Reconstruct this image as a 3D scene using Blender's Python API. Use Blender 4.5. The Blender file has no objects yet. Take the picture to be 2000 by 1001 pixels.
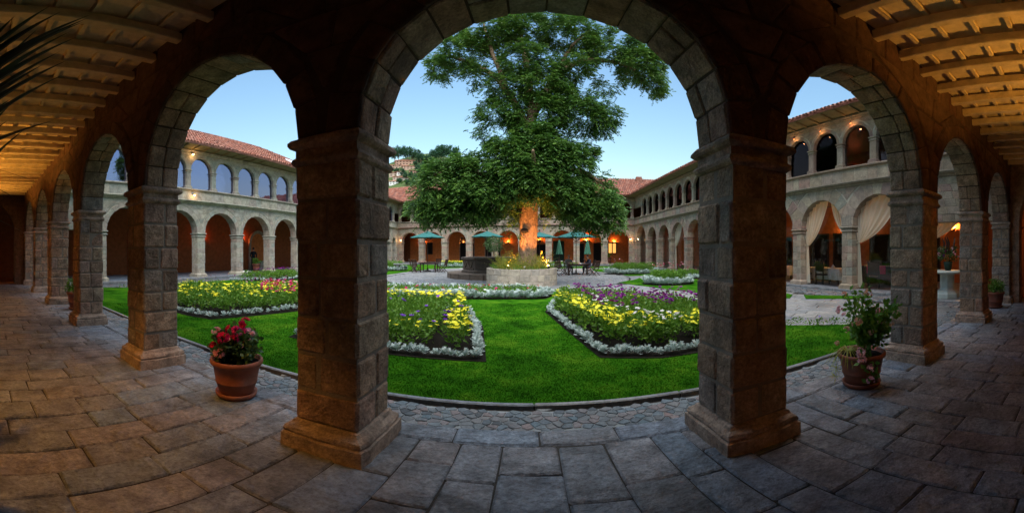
import bpy, math, random
import numpy as np
from mathutils import Vector, Matrix

R = math.radians
rnd = random.Random(7)
nr = np.random.default_rng(11)
SC = bpy.context.scene
COL = SC.collection

# ------------------------------------------------------------------ camera, sky, sun, exposure
EYE = Vector((0, 0, 1.65))
cd = bpy.data.cameras.new('camera')
cd.type = 'PANO'
cd.panorama_type = 'EQUIRECTANGULAR'
cd.longitude_min, cd.longitude_max = -1033.8 / 682.7, (2000 - 1033.8) / 682.7
cd.latitude_min, cd.latitude_max = -(1001 - 488.3) / 682.7, 488.3 / 682.7
cd.clip_start, cd.clip_end = 0.05, 3000
cam = bpy.data.objects.new('camera', cd)
cam.location = EYE
cam.rotation_euler = (R(90), 0, 0)
COL.objects.link(cam)
SC.camera = cam

SUN_EL, SUN_AZ = 72, 165          # degrees above the horizon, compass bearing (0 = +Y, 90 = +X)
w = bpy.data.worlds.new('World')
SC.world = w
w.use_nodes = True
wn = w.node_tree
sky = wn.nodes.new('ShaderNodeTexSky')
sky.sky_type = 'NISHITA'
sky.sun_disc = False
sky.sun_elevation = R(45)
sky.sun_rotation = R(SUN_AZ)
sky.altitude = 0
sky.air_density = 2.3
sky.dust_density = 0.3
sky.ozone_density = 8.0
bg = wn.nodes['Background']
bg.inputs['Strength'].default_value = 0.13
wn.links.new(sky.outputs[0], bg.inputs['Color'])

sl = bpy.data.lights.new('sun', 'SUN')
sl.energy = 5.0
sl.angle = R(84)
sl.color = (1.0, 0.97, 0.92)
sun = bpy.data.objects.new('sun', sl)
az = R(SUN_AZ)
sd = Vector((math.sin(az) * math.cos(R(SUN_EL)), math.cos(az) * math.cos(R(SUN_EL)), math.sin(R(SUN_EL))))
sun.rotation_euler = sd.to_track_quat('Z', 'Y').to_euler()
sun.location = (0, -20, 40)
COL.objects.link(sun)

SC.view_settings.view_transform = 'Standard'
SC.view_settings.look = 'None'
SC.view_settings.exposure = 0.78
SC.view_settings.gamma = 1.0
SC.view_settings.use_curve_mapping = False
SC.render.engine = 'CYCLES'
SC.cycles.use_denoising = True
SC.cycles.max_bounces = 8
SC.cycles.diffuse_bounces = 4
SC.cycles.transparent_max_bounces = 12
SC.cycles.sample_clamp_indirect = 4.0

# ------------------------------------------------------------------ helpers
def link(o):
    COL.objects.link(o)
    return o

def mesh_from(name, verts, faces, mat=None, smooth=False, tint=None):
    me = bpy.data.meshes.new(name)
    me.from_pydata([tuple(v) for v in verts], [], faces)
    if mat:
        for m in (mat if isinstance(mat, (list, tuple)) else [mat]):
            me.materials.append(m)
    if smooth:
        me.polygons.foreach_set('use_smooth', [True] * len(me.polygons))
    if tint is not None:
        a = me.attributes.new('tint', 'FLOAT', 'POINT')
        a.data.foreach_set('value', np.asarray(tint, dtype=np.float32))
    return me

def np_mesh(name, V, F, mat=None, tint=None, smooth=False):
    V = np.asarray(V, dtype=np.float32).reshape(-1, 3)
    F = np.asarray(F, dtype=np.int32)
    n, k = F.shape
    me = bpy.data.meshes.new(name)
    me.vertices.add(len(V))
    me.vertices.foreach_set('co', V.ravel())
    me.loops.add(n * k)
    me.loops.foreach_set('vertex_index', F.ravel())
    me.polygons.add(n)
    me.polygons.foreach_set('loop_start', np.arange(0, n * k, k, dtype=np.int32))
    me.polygons.foreach_set('loop_total', np.full(n, k, dtype=np.int32))
    if smooth:
        me.polygons.foreach_set('use_smooth', np.ones(n, dtype=bool))
    if mat:
        me.materials.append(mat)
    if tint is not None:
        a = me.attributes.new('tint', 'FLOAT', 'POINT')
        a.data.foreach_set('value', np.asarray(tint, dtype=np.float32))
    me.update()
    return me

def obj(name, me, parent=None, loc=None, rot=None, scale=None):
    o = bpy.data.objects.new(name, me)
    if parent: o.parent = parent
    if loc is not None: o.location = loc
    if rot is not None: o.rotation_euler = rot
    if scale is not None: o.scale = (scale,) * 3 if isinstance(scale, (int, float)) else scale
    return link(o)

def part(name, verts, faces, mat, parent=None, smooth=False, tint=None, **k):
    return obj(name, mesh_from(name, verts, faces, mat, smooth, tint), parent, **k)

def tag(o, label, cat=None, group=None, kind=None):
    o['label'] = label
    if cat: o['category'] = cat
    if group: o['group'] = group
    if kind: o['kind'] = kind
    return o

def thing(name, label, cat, loc=(0, 0, 0), rz=0, group=None):
    o = bpy.data.objects.new(name, None)
    o.empty_display_size = 0.2
    o.location = loc
    o.rotation_euler = (0, 0, rz)
    link(o)
    return tag(o, label, cat, group)

def structure(o):
    o['kind'] = 'structure'
    return o

def copy_tree(o, parent=None):
    c = o.copy()
    link(c)
    c.parent = parent
    for ch in o.children:
        copy_tree(ch, c)
    return c

class MB:
    "collects shapes into one mesh"
    def __init__(s): s.v = []; s.f = []; s.t = []
    def add(s, v, f, t=0.0):
        n = len(s.v); s.v += [tuple(p) for p in v]; s.f += [tuple(i + n for i in q) for q in f]; s.t += [t] * len(v)
        return s
    def box(s, x0, x1, y0, y1, z0, z1, t=0.0):
        return s.add([(x, y, z) for z in (z0, z1) for y in (y0, y1) for x in (x0, x1)],
                     [(0, 2, 3, 1), (4, 5, 7, 6), (0, 1, 5, 4), (2, 6, 7, 3), (0, 4, 6, 2), (1, 3, 7, 5)], t)
    def cbox(s, x0, x1, y0, y1, z0, z1, b=0.01, t=0.0):
        v, f = chamfer([(x, y, z) for z in (z0, z1) for y in (y0, y1) for x in (x0, x1)], b)
        return s.add(v, f, t)
    def bar(s, a, b, w, h=None, t=0.0, w2=None):
        a = Vector(a); b = Vector(b); d = (b - a).normalized(); h = h or w
        u = d.cross(Vector((0, 0, 1)))
        if u.length < 1e-3: u = Vector((1, 0, 0))
        u.normalize(); n = u.cross(d).normalized()
        w2 = w if w2 is None else w2; h2 = h * w2 / w
        vs = [a + u * (i * w / 2) + n * (j * h / 2) for j in (-1, 1) for i in (-1, 1)] + [b + u * (i * w2 / 2) + n * (j * h2 / 2) for j in (-1, 1) for i in (-1, 1)]
        return s.add(vs, [(0, 2, 3, 1), (4, 5, 7, 6), (0, 1, 5, 4), (2, 6, 7, 3), (0, 4, 6, 2), (1, 3, 7, 5)], t)
    def tube(s, pts, rad, n=8, t=0.0, cap=True):
        pts = [Vector(p) for p in pts]
        rad = rad if isinstance(rad, (list, tuple)) else [rad] * len(pts)
        base = len(s.v); vs = []; fs = []
        u = None
        for i, p in enumerate(pts):
            d = (pts[min(i + 1, len(pts) - 1)] - pts[max(i - 1, 0)]).normalized()
            if u is None:
                u = d.cross(Vector((0.31, 0.95, 0.1)))
                if u.length < 0.1: u = d.cross(Vector((1, 0, 0)))
            u = (u - d * u.dot(d)).normalized()
            v = d.cross(u)
            for k in range(n):
                a = 2 * math.pi * k / n
                vs.append(p + (u * math.cos(a) + v * math.sin(a)) * rad[i])
        for i in range(len(pts) - 1):
            for k in range(n):
                fs.append((i * n + k, i * n + (k + 1) % n, (i + 1) * n + (k + 1) % n, (i + 1) * n + k))
        if cap:
            fs.append(tuple(range(n - 1, -1, -1))); fs.append(tuple((len(pts) - 1) * n + k for k in range(n)))
        return s.add(vs, fs, t)
    def lathe(s, prof, n=24, c=(0, 0, 0), t=0.0, a0=0.0):
        vs = []; fs = []
        for r, z in prof:
            for k in range(n):
                a = a0 + 2 * math.pi * k / n
                vs.append((c[0] + r * math.cos(a), c[1] + r * math.sin(a), c[2] + z))
        m = len(prof)
        for i in range(m - 1):
            for k in range(n):
                fs.append((i * n + k, i * n + (k + 1) % n, (i + 1) * n + (k + 1) % n, (i + 1) * n + k))
        if prof[0][0] > 1e-4: fs.append(tuple(range(n - 1, -1, -1)))
        if prof[-1][0] > 1e-4: fs.append(tuple((m - 1) * n + k for k in range(n)))
        return s.add(vs, fs, t)
    def ball(s, c, r, n=8, m=6, t=0.0):
        rx, ry, rz = (r, r, r) if isinstance(r, (int, float)) else r
        vs = []; fs = []
        for i in range(m + 1):
            p = math.pi * i / m
            for k in range(n):
                a = 2 * math.pi * k / n
                vs.append((c[0] + rx * math.sin(p) * math.cos(a), c[1] + ry * math.sin(p) * math.sin(a), c[2] - rz * math.cos(p)))
        for i in range(m):
            for k in range(n):
                fs.append((i * n + k, i * n + (k + 1) % n, (i + 1) * n + (k + 1) % n, (i + 1) * n + k))
        return s.add(vs, fs, t)
    def build(s, name, mat, parent=None, smooth=False, **k):
        return part(name, s.v, s.f, mat, parent, smooth, s.t if any(s.t) else None, **k)

# chamfered six-sided stones: corner i has bits x=1, y=2, z=4
def _chamfer_faces():
    idx = lambda c, a: c * 3 + a
    cen = np.array([[(c & 1), (c >> 1) & 1, (c >> 2) & 1] for c in range(8)], float) * 2 - 1
    P = np.zeros((24, 3))
    for c in range(8):
        for a in range(3):
            p = cen[c].copy()
            for q in range(3):
                if q != a: p[q] *= 0.8
            P[idx(c, a)] = p
    F = []
    def put(f):
        p = P[list(f)]
        n = np.cross(p[1] - p[0], p[2] - p[0])
        F.append(tuple(f) if n @ p.mean(0) > 0 else tuple(reversed(f)))
    for a in range(3):
        o = [q for q in range(3) if q != a]
        for s in (0, 1):
            cs = [(s << a) | (i << o[0]) | (j << o[1]) for i, j in ((0, 0), (1, 0), (1, 1), (0, 1))]
            put([idx(c, a) for c in cs])
    for k in range(3):
        o = [q for q in range(3) if q != k]
        for i in (0, 1):
            for j in (0, 1):
                c0 = (i << o[0]) | (j << o[1]); c1 = c0 | (1 << k)
                put([idx(c0, o[0]), idx(c1, o[0]), idx(c1, o[1]), idx(c0, o[1])])
    for c in range(8):
        put([idx(c, 0), idx(c, 1), idx(c, 2)])
    return F
CF = _chamfer_faces()

def chamfer(c8, b):
    c = np.asarray(c8, float)
    out = np.zeros((24, 3))
    for i in range(8):
        e = []
        for a in range(3):
            d = c[i ^ (1 << a)] - c[i]
            L = np.linalg.norm(d)
            e.append(d / max(L, 1e-6) * min(b, 0.4 * L))
        for a in range(3):
            out[i * 3 + a] = c[i] + sum(e[q] for q in range(3) if q != a)
    return out.tolist(), CF

def hexa(x0, x1, y0, y1, z0, z1, j=0.0):
    return [(x + rnd.uniform(-j, j), y + rnd.uniform(-j, j), z + rnd.uniform(-j, j)) for z in (z0, z1) for y in (y0, y1) for x in (x0, x1)]

def stones(lst, name, mat, M, parent=None, maxn=300, b=0.012, parents=None):
    """lst of 8-corner stones in the frame M: the nearest maxn become objects of their own, the rest one stuff mesh"""
    key = []
    for i, c in enumerate(lst):
        p = M @ Vector(np.mean(c, axis=0).tolist())
        key.append(((p - EYE).length, i))
    key.sort()
    rest = MB()
    for n, (d, i) in enumerate(key):
        v, f = chamfer(lst[i], b)
        par = parents[i] if parents else parent
        if n < maxn:
            part(name, v, f, mat, par)
        else:
            rest.add(v, f, rnd.random())
    if rest.v:
        o = rest.build(name + '_course', mat, parent)
        o['kind'] = 'stuff'

def spot(name, loc, target, power, col, size=60, rad=0.05, blend=0.6, parent=None):
    l = bpy.data.lights.new(name, 'SPOT'); l.energy = power; l.color = col; l.spot_size = R(size); l.spot_blend = blend; l.shadow_soft_size = rad
    o = bpy.data.objects.new(name, l); o.location = loc
    o.rotation_euler = (Vector(loc) - Vector(target)).to_track_quat('Z', 'Y').to_euler()
    if parent: o.parent = parent
    return link(o)

def point(name, loc, power, col, rad=0.06, parent=None):
    l = bpy.data.lights.new(name, 'POINT'); l.energy = power; l.color = col; l.shadow_soft_size = rad
    o = bpy.data.objects.new(name, l); o.location = loc
    if parent: o.parent = parent
    return link(o)

# ------------------------------------------------------------------ materials
def new_mat(name):
    m = bpy.data.materials.new(name); m.use_nodes = True
    nt = m.node_tree
    return m, nt, nt.nodes['Principled BSDF'], nt.nodes, nt.links

def ramp(N, cols, interp='LINEAR'):
    r = N.new('ShaderNodeValToRGB'); e = r.color_ramp
    e.interpolation = interp
    while len(e.elements) < len(cols): e.elements.new(0.5)
    for i, c in enumerate(cols):
        if len(c) == 4: e.elements[i].position = c[3]
        else: e.elements[i].position = i / max(1, len(cols) - 1)
    for i, c in enumerate(cols): e.elements[i].color = (*c[:3], 1)
    return r

def math_node(N, L, op, a, b=None):
    m = N.new('ShaderNodeMath'); m.operation = op
    for i, v in enumerate((a, b)):
        if v is None: continue
        if isinstance(v, (int, float)): m.inputs[i].default_value = v
        else: L.new(v, m.inputs[i])
    return m.outputs[0]

def varied(name, pal, scale=5.0, lo=0.65, hi=1.25, rough=0.85, bump=0.5, bscale=40.0, bdist=0.02, stain=None, spec=0.3, coat=0.0, crack=0.0, big=0.0, fine=0.0):
    """per-piece colour picked from a palette, mottled by noise, with fine relief"""
    m, nt, P, N, L = new_mat(name)
    tc = N.new('ShaderNodeTexCoord'); oi = N.new('ShaderNodeObjectInfo'); at = N.new('ShaderNodeAttribute'); at.attribute_name = 'tint'
    rv = math_node(N, L, 'FRACT', math_node(N, L, 'ADD', oi.outputs['Random'], at.outputs['Fac']))
    pr = ramp(N, pal); L.new(rv, pr.inputs[0])
    off = N.new('ShaderNodeCombineXYZ'); o37 = math_node(N, L, 'MULTIPLY', rv, 37.0)
    for i in range(3): L.new(o37, off.inputs[i])
    va = N.new('ShaderNodeVectorMath'); va.operation = 'ADD'; L.new(tc.outputs['Object'], va.inputs[0]); L.new(off.outputs[0], va.inputs[1])
    n1 = N.new('ShaderNodeTexNoise'); n1.inputs['Scale'].default_value = scale; n1.inputs['Detail'].default_value = 7; n1.inputs['Roughness'].default_value = 0.65
    L.new(va.outputs[0], n1.inputs['Vector'])
    r1 = ramp(N, [(lo, lo, lo, 0.3), (hi, hi, hi, 0.72)]); L.new(n1.outputs['Fac'], r1.inputs[0])
    mx = N.new('ShaderNodeMix'); mx.data_type = 'RGBA'; mx.blend_type = 'MULTIPLY'; mx.inputs['Factor'].default_value = 1
    L.new(pr.outputs[0], mx.inputs[6]); L.new(r1.outputs[0], mx.inputs[7])
    col = mx.outputs[2]
    if fine:
        n6 = N.new('ShaderNodeTexNoise'); n6.inputs['Scale'].default_value = scale * 5.5; n6.inputs['Detail'].default_value = 8; n6.inputs['Roughness'].default_value = 0.8
        L.new(va.outputs[0], n6.inputs['Vector'])
        r6 = ramp(N, [(1 - fine, 1 - fine, 1 - fine, 0.34), (1 + fine, 1 + fine, 1 + fine, 0.66)]); L.new(n6.outputs['Fac'], r6.inputs[0])
        m6 = N.new('ShaderNodeMix'); m6.data_type = 'RGBA'; m6.blend_type = 'MULTIPLY'; m6.inputs['Factor'].default_value = 1
        L.new(col, m6.inputs[6]); L.new(r6.outputs[0], m6.inputs[7]); col = m6.outputs[2]
    if stain:
        n3 = N.new('ShaderNodeTexNoise'); n3.inputs['Scale'].default_value = stain[1]; n3.inputs['Detail'].default_value = 5
        L.new(tc.outputs['Object'], n3.inputs['Vector'])
        r3 = ramp(N, [(0, 0, 0, 0.52), (1, 1, 1, 0.72)]); L.new(n3.outputs['Fac'], r3.inputs[0])
        f3 = math_node(N, L, 'MULTIPLY', r3.outputs[0], stain[2])
        m3 = N.new('ShaderNodeMix'); m3.data_type = 'RGBA'; L.new(f3, m3.inputs['Factor']); L.new(col, m3.inputs[6]); m3.inputs[7].default_value = (*stain[0], 1)
        col = m3.outputs[2]
    L.new(col, P.inputs['Base Color'])
    P.inputs['Roughness'].default_value = rough
    P.inputs['Specular IOR Level'].default_value = spec
    if coat: P.inputs['Coat Weight'].default_value = coat; P.inputs['Coat Roughness'].default_value = 0.35
    n2 = N.new('ShaderNodeTexNoise'); n2.inputs['Scale'].default_value = bscale; n2.inputs['Detail'].default_value = 6; n2.inputs['Roughness'].default_value = 0.7
    L.new(va.outputs[0], n2.inputs['Vector'])
    hgt = n2.outputs['Fac']
    if big:
        n4 = N.new('ShaderNodeTexNoise'); n4.inputs['Scale'].default_value = bscale * 0.14; n4.inputs['Detail'].default_value = 4; n4.inputs['Distortion'].default_value = 1.2
        L.new(va.outputs[0], n4.inputs['Vector'])
        hgt = math_node(N, L, 'ADD', hgt, math_node(N, L, 'MULTIPLY', n4.outputs['Fac'], big))
    if crack:
        n5 = N.new('ShaderNodeTexNoise'); n5.inputs['Scale'].default_value = 3.0; n5.inputs['Detail'].default_value = 5; n5.inputs['Distortion'].default_value = 0.8
        L.new(va.outputs[0], n5.inputs['Vector'])
        st = math_node(N, L, 'FRACT', math_node(N, L, 'MULTIPLY', n5.outputs['Fac'], 9.0))
        hgt = math_node(N, L, 'ADD', hgt, math_node(N, L, 'MULTIPLY', st, crack))
    bp = N.new('ShaderNodeBump'); bp.inputs['Strength'].default_value = bump; bp.inputs['Distance'].default_value = bdist
    L.new(hgt, bp.inputs['Height']); L.new(bp.outputs[0], P.inputs['Normal'])
    return m

def leafy(name, pal, trans=0.35, rough=0.5, spec=0.3):
    m, nt, P, N, L = new_mat(name)
    oi = N.new('ShaderNodeObjectInfo'); at = N.new('ShaderNodeAttribute'); at.attribute_name = 'tint'
    rv = math_node(N, L, 'FRACT', math_node(N, L, 'ADD', oi.outputs['Random'], at.outputs['Fac']))
    pr = ramp(N, pal); L.new(rv, pr.inputs[0])
    L.new(pr.outputs[0], P.inputs['Base Color'])
    P.inputs['Roughness'].default_value = rough; P.inputs['Specular IOR Level'].default_value = spec
    tr = N.new('ShaderNodeBsdfTranslucent'); L.new(pr.outputs[0], tr.inputs['Color'])
    mx = N.new('ShaderNodeMixShader'); mx.inputs[0].default_value = trans
    out = N['Material Output'] if 'Material Output' in N else None
    L.new(P.outputs[0], mx.inputs[1]); L.new(tr.outputs[0], mx.inputs[2])
    L.new(mx.outputs[0], out.inputs['Surface'])
    return m

def plain(name, col, rough=0.6, spec=0.3, metal=0.0, bump=0.0, bscale=60):
    m, nt, P, N, L = new_mat(name)
    tc = N.new('ShaderNodeTexCoord'); n = N.new('ShaderNodeTexNoise'); n.inputs['Scale'].default_value = 4; n.inputs['Detail'].default_value = 6
    L.new(tc.outputs['Object'], n.inputs['Vector'])
    r = ramp(N, [tuple(c * 0.78 for c in col) + (0.3,), tuple(min(1, c * 1.18) for c in col) + (0.7,)]); L.new(n.outputs['Fac'], r.inputs[0])
    L.new(r.outputs[0], P.inputs['Base Color'])
    P.inputs['Roughness'].default_value = rough; P.inputs['Specular IOR Level'].default_value = spec; P.inputs['Metallic'].default_value = metal
    if bump:
        n2 = N.new('ShaderNodeTexNoise'); n2.inputs['Scale'].default_value = bscale; n2.inputs['Detail'].default_value = 5
        L.new(tc.outputs['Object'], n2.inputs['Vector'])
        b = N.new('ShaderNodeBump'); b.inputs['Strength'].default_value = bump; b.inputs['Distance'].default_value = 0.02
        L.new(n2.outputs['Fac'], b.inputs['Height']); L.new(b.outputs[0], P.inputs['Normal'])
    return m

def emit(name, col, strength):
    m, nt, P, N, L = new_mat(name)
    P.inputs['Base Color'].default_value = (*col, 1); P.inputs['Emission Color'].default_value = (*col, 1); P.inputs['Emission Strength'].default_value = strength
    return m

def glass(name, refl, tintc=(1, 1, 1)):
    m, nt, P, N, L = new_mat(name)
    g = N.new('ShaderNodeBsdfGlossy'); g.inputs['Roughness'].default_value = 0.015; g.inputs['Color'].default_value = (*tintc, 1)
    t = N.new('ShaderNodeBsdfTransparent'); t.inputs['Color'].default_value = (0.85, 0.88, 0.88, 1)
    tc = N.new('ShaderNodeTexCoord'); n = N.new('ShaderNodeTexNoise'); n.inputs['Scale'].default_value = 0.9
    L.new(tc.outputs['Object'], n.inputs['Vector'])
    b = N.new('ShaderNodeBump'); b.inputs['Strength'].default_value = 0.06; b.inputs['Distance'].default_value = 0.1
    L.new(n.outputs['Fac'], b.inputs['Height']); L.new(b.outputs[0], g.inputs['Normal'])
    lw = N.new('ShaderNodeFresnel'); lw.inputs['IOR'].default_value = 1.5
    f = math_node(N, L, 'ADD', lw.outputs[0], refl)
    mx = N.new('ShaderNodeMixShader'); L.new(f, mx.inputs[0]); L.new(t.outputs[0], mx.inputs[1]); L.new(g.outputs[0], mx.inputs[2])
    L.new(mx.outputs[0], N['Material Output'].inputs['Surface'])
    return m

M = {}
M['near_stone'] = varied('near_stone', [(.34, .235, .155), (.42, .305, .21), (.38, .24, .17), (.30, .285, .25), (.45, .325, .22), (.35, .28, .195), (.41, .275, .20), (.26, .19, .13)], 7, .5, 1.4, .9, 1.0, 30, .045, stain=((.09, .07, .055), 2.6, .7), big=1.6, fine=.45)
M['wing_stone'] = varied('wing_stone', [(.37, .325, .245), (.44, .40, .31), (.39, .31, .245), (.33, .335, .28), (.47, .42, .315), (.36, .31, .255), (.43, .39, .32)], 5, .68, 1.22, .9, .5, 25, .03, stain=((.14, .13, .10), 2.2, .7), fine=.35)
M['warm_stone'] = varied('warm_stone', [(.29, .22, .155), (.36, .285, .195), (.34, .215, .165), (.25, .245, .195), (.41, .33, .23), (.30, .19, .155), (.37, .30, .225), (.24, .20, .15)], 5, .68, 1.22, .9, .5, 25, .03, stain=((.15, .12, .09), 2.2, .65), fine=.35)
M['plinth_stone'] = varied('plinth_stone', [(.34, .255, .19), (.42, .315, .24)], 6, .55, 1.35, .9, 1.0, 26, .03, stain=((.11, .09, .075), 3.5, .6), big=1.3, fine=.4)
M['shaded_stone'] = varied('shaded_stone', [(.10, .055, .04), (.13, .075, .05), (.085, .05, .038), (.12, .06, .045)], 6, .5, 1.4, .9, 1.0, 26, .04, big=1.5)  # near stone darkened: the inner face's shade is put into the colour
M['shaded_mortar'] = plain('shaded_mortar', (.07, .05, .04), .95, .1, bump=.6)  # mortar darkened the same way, shade carried in the colour
M['mortar'] = plain('mortar', (.25, .22, .18), .95, .1, bump=.6)
M['wing_mortar'] = plain('wing_mortar', (.42, .37, .29), .95, .1, bump=.5)
M['slab'] = varied('slab', [(.19, .21, .235), (.25, .25, .265), (.195, .245, .30), (.24, .22, .22), (.175, .23, .30), (.265, .265, .28), (.14, .155, .17)], 5, .5, 1.45, .34, 1.0, 20, .05, stain=((.05, .045, .042), 2.2, .6), spec=.5, crack=.28, big=1.5, fine=.55)
M['joint'] = plain('joint', (.05, .045, .04), .95, .1, bump=.6)
M['cobble'] = varied('cobble', [(.10, .12, .13), (.16, .155, .15), (.085, .125, .145), (.19, .145, .135), (.14, .165, .175), (.06, .065, .07), (.12, .15, .17)], 8, .7, 1.3, .55, .6, 40, .02, spec=.4, fine=.4)
M['grout'] = plain('grout', (.24, .26, .26), .9, .2, bump=.6)
M['court'] = varied('court', [(.17, .18, .185), (.22, .22, .22), (.19, .195, .19), (.24, .235, .22), (.15, .165, .18)], 4, .65, 1.25, .5, .5, 20, .02, stain=((.05, .055, .06), .9, .6), spec=.4, fine=.4)
M['soil'] = plain('soil', (.010, .008, .006), .95, .1, bump=1.0, bscale=40)
M['lawn'] = None
M['terracotta'] = varied('terracotta', [(.19, .062, .036), (.24, .08, .045), (.16, .055, .032)], 6, .7, 1.25, .6, .4, 40, .01, stain=((.33, .25, .2), 4, .25))
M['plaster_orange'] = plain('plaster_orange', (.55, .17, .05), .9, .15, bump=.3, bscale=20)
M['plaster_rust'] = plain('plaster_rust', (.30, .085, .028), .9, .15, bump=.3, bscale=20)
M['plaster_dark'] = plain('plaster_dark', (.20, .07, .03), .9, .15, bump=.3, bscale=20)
M['beam'] = varied('beam', [(.60, .49, .30), (.66, .54, .34), (.54, .43, .26)], 6, .75, 1.2, .65, .4, 30, .02)
M['board'] = varied('board', [(.60, .50, .33), (.66, .55, .37)], 5, .75, 1.2, .75, .3, 30, .02)
M['soffit'] = plain('soffit', (.24, .19, .10), .8, .2, bump=.2)
M['tile'] = varied('tile', [(.26, .09, .055), (.32, .115, .07), (.20, .065, .04), (.30, .14, .095), (.23, .09, .06), (.14, .055, .04), (.35, .165, .115)], 9, .6, 1.25, .85, .4, 40, .02)
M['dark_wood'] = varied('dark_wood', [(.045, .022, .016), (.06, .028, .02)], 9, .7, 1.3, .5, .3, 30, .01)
M['black_wood'] = varied('black_wood', [(.018, .013, .011), (.026, .018, .014)], 9, .7, 1.3, .45, .2, 30, .01)
M['dark'] = plain('dark', (.012, .010, .009), .8, .2)
M['green_door'] = plain('green_door', (.012, .035, .02), .6, .3)
M['silver'] = leafy('silver', [(.32, .41, .39), (.46, .54, .50), (.38, .46, .45), (.54, .60, .55)], .15, .8, .15)
M['foliage'] = leafy('foliage', [(.07, .17, .016), (.11, .24, .022), (.085, .20, .02), (.16, .28, .03)], .35)
M['tree_leaf'] = leafy('tree_leaf', [(.045, .105, .018), (.09, .20, .03), (.06, .15, .028), (.15, .27, .04), (.065, .135, .022), (.105, .215, .055)], .22, .45, .35)
M['hill_leaf'] = leafy('hill_leaf', [(.025, .07, .04), (.04, .10, .045), (.05, .11, .06)], .3, .8, .1)
M['fern'] = leafy('fern', [(.24, .27, .03), (.36, .34, .05), (.18, .24, .03)], .45)
M['hedge'] = leafy('hedge', [(.035, .085, .025), (.06, .12, .03), (.085, .14, .035)], .3)
M['palm'] = plain('palm', (.012, .016, .008), .5, .4)
M['yellow'] = leafy('yellow', [(.80, .74, .03), (.84, .80, .08), (.78, .68, .02)], .3, .7, .1)
M['purple'] = leafy('purple', [(.20, .02, .22), (.30, .04, .26), (.14, .02, .20), (.26, .02, .14)], .3, .7, .1)
M['violet'] = leafy('violet', [(.20, .06, .50), (.28, .10, .60)], .3, .7, .1)
M['white_petal'] = leafy('white_petal', [(.78, .78, .72), (.82, .80, .78)], .3, .7, .1)
M['crimson'] = leafy('crimson', [(.58, .015, .05), (.70, .03, .20), (.48, .012, .03), (.66, .05, .32)], .3, .7, .1)
M['pink'] = leafy('pink', [(.84, .44, .52), (.86, .56, .58), (.80, .40, .60)], .3, .7, .1)
M['peach'] = leafy('peach', [(.78, .45, .32), (.80, .55, .42)], .3, .7, .1)
M['canvas'] = plain('canvas', (.025, .115, .105), .8, .15)
M['canvas_folded'] = plain('canvas_folded', (.06, .17, .11), .8, .15)
M['marble'] = plain('marble', (.44, .48, .42), .45, .4)
M['cloth'] = plain('cloth', (.72, .74, .78), .8, .2)
M['curtain'] = None
M['basin'] = varied('basin', [(.11, .085, .065), (.14, .11, .085), (.12, .10, .085)], 5, .6, 1.3, .85, .6, 25, .03)
M['planter'] = varied('planter', [(.36, .31, .24), (.42, .37, .28), (.32, .29, .24), (.40, .34, .27)], 5, .65, 1.25, .9, .6, 25, .03, stain=((.15, .14, .10), 2.0, .6))
M['bark'] = varied('bark', [(.27, .18, .11), (.32, .215, .13)], 7, .35, 1.5, .95, 1.0, 14, .08, big=1.0)
M['bulb'] = emit('bulb', (1.0, .62, .25), 30.0)
M['bulb_red'] = emit('bulb_red', (1.0, .22, .05), 5.0)
M['bulb_warm'] = emit('bulb_warm', (1.0, .50, .14), 7.0)
M['lit_pane'] = emit('lit_pane', (1.0, .46, .10), .75)
M['lamp_metal'] = plain('lamp_metal', (.05, .04, .03), .5, .4, .6)
M['pane'] = glass('pane', .45, (.44, .45, .70))
M['pane_dark'] = glass('pane_dark', .0, (.36, .26, .28))
M['pane_clear'] = glass('pane_clear', .0)
M['skin'] = plain('skin', (.36, .20, .13), .5, .3)
M['suit'] = plain('suit', (.012, .012, .014), .8, .2)
M['shirt'] = plain('shirt', (.10, .10, .09), .8, .2)
M['jacket'] = plain('jacket', (.05, .05, .07), .8, .2)
M['hair'] = plain('hair', (.015, .010, .008), .6, .3)
M['hair_fair'] = plain('hair_fair', (.16, .09, .04), .6, .3)
M['house_wall'] = varied('house_wall', [(.36, .19, .13), (.42, .29, .21), (.44, .38, .32), (.32, .17, .11)], 1, .85, 1.1, .9, .1, 5, .02)
M['house_white'] = plain('house_white', (.68, .66, .62), .9)
M['house_roof'] = varied('house_roof', [(.42, .17, .11), (.36, .15, .10)], 1, .8, 1.1, .9, .1, 5, .02)
M['hill'] = plain('hill', (.06, .085, .03), .95, .1)
M['skylight'] = plain('skylight', (.78, .80, .82), .3, .4)

def lawn_mat():
    m, nt, P, N, L = new_mat('lawn')
    tc = N.new('ShaderNodeTexCoord')
    a = N.new('ShaderNodeTexNoise'); a.inputs['Scale'].default_value = 1.1; a.inputs['Detail'].default_value = 8; a.inputs['Roughness'].default_value = .7
    L.new(tc.outputs['Object'], a.inputs['Vector'])
    r = ramp(N, [(.008, .045, .001, .34), (.025, .11, .003, .5), (.075, .175, .008, .68)]); L.new(a.outputs['Fac'], r.inputs[0])
    at = N.new('ShaderNodeAttribute'); at.attribute_name = 'tint'
    hs = N.new('ShaderNodeHueSaturation'); L.new(math_node(N, L, 'ADD', at.outputs['Fac'], 1.0), hs.inputs['Value']); L.new(r.outputs[0], hs.inputs['Color'])
    L.new(hs.outputs[0], P.inputs['Base Color']); P.inputs['Roughness'].default_value = .9; P.inputs['Specular IOR Level'].default_value = .03
    n2 = N.new('ShaderNodeTexNoise'); n2.inputs['Scale'].default_value = 70; n2.inputs['Detail'].default_value = 4
    L.new(tc.outputs['Object'], n2.inputs['Vector'])
    b = N.new('ShaderNodeBump'); b.inputs['Strength'].default_value = .9; b.inputs['Distance'].default_value = .03
    L.new(n2.outputs['Fac'], b.inputs['Height']); L.new(b.outputs[0], P.inputs['Normal'])
    return m
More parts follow.
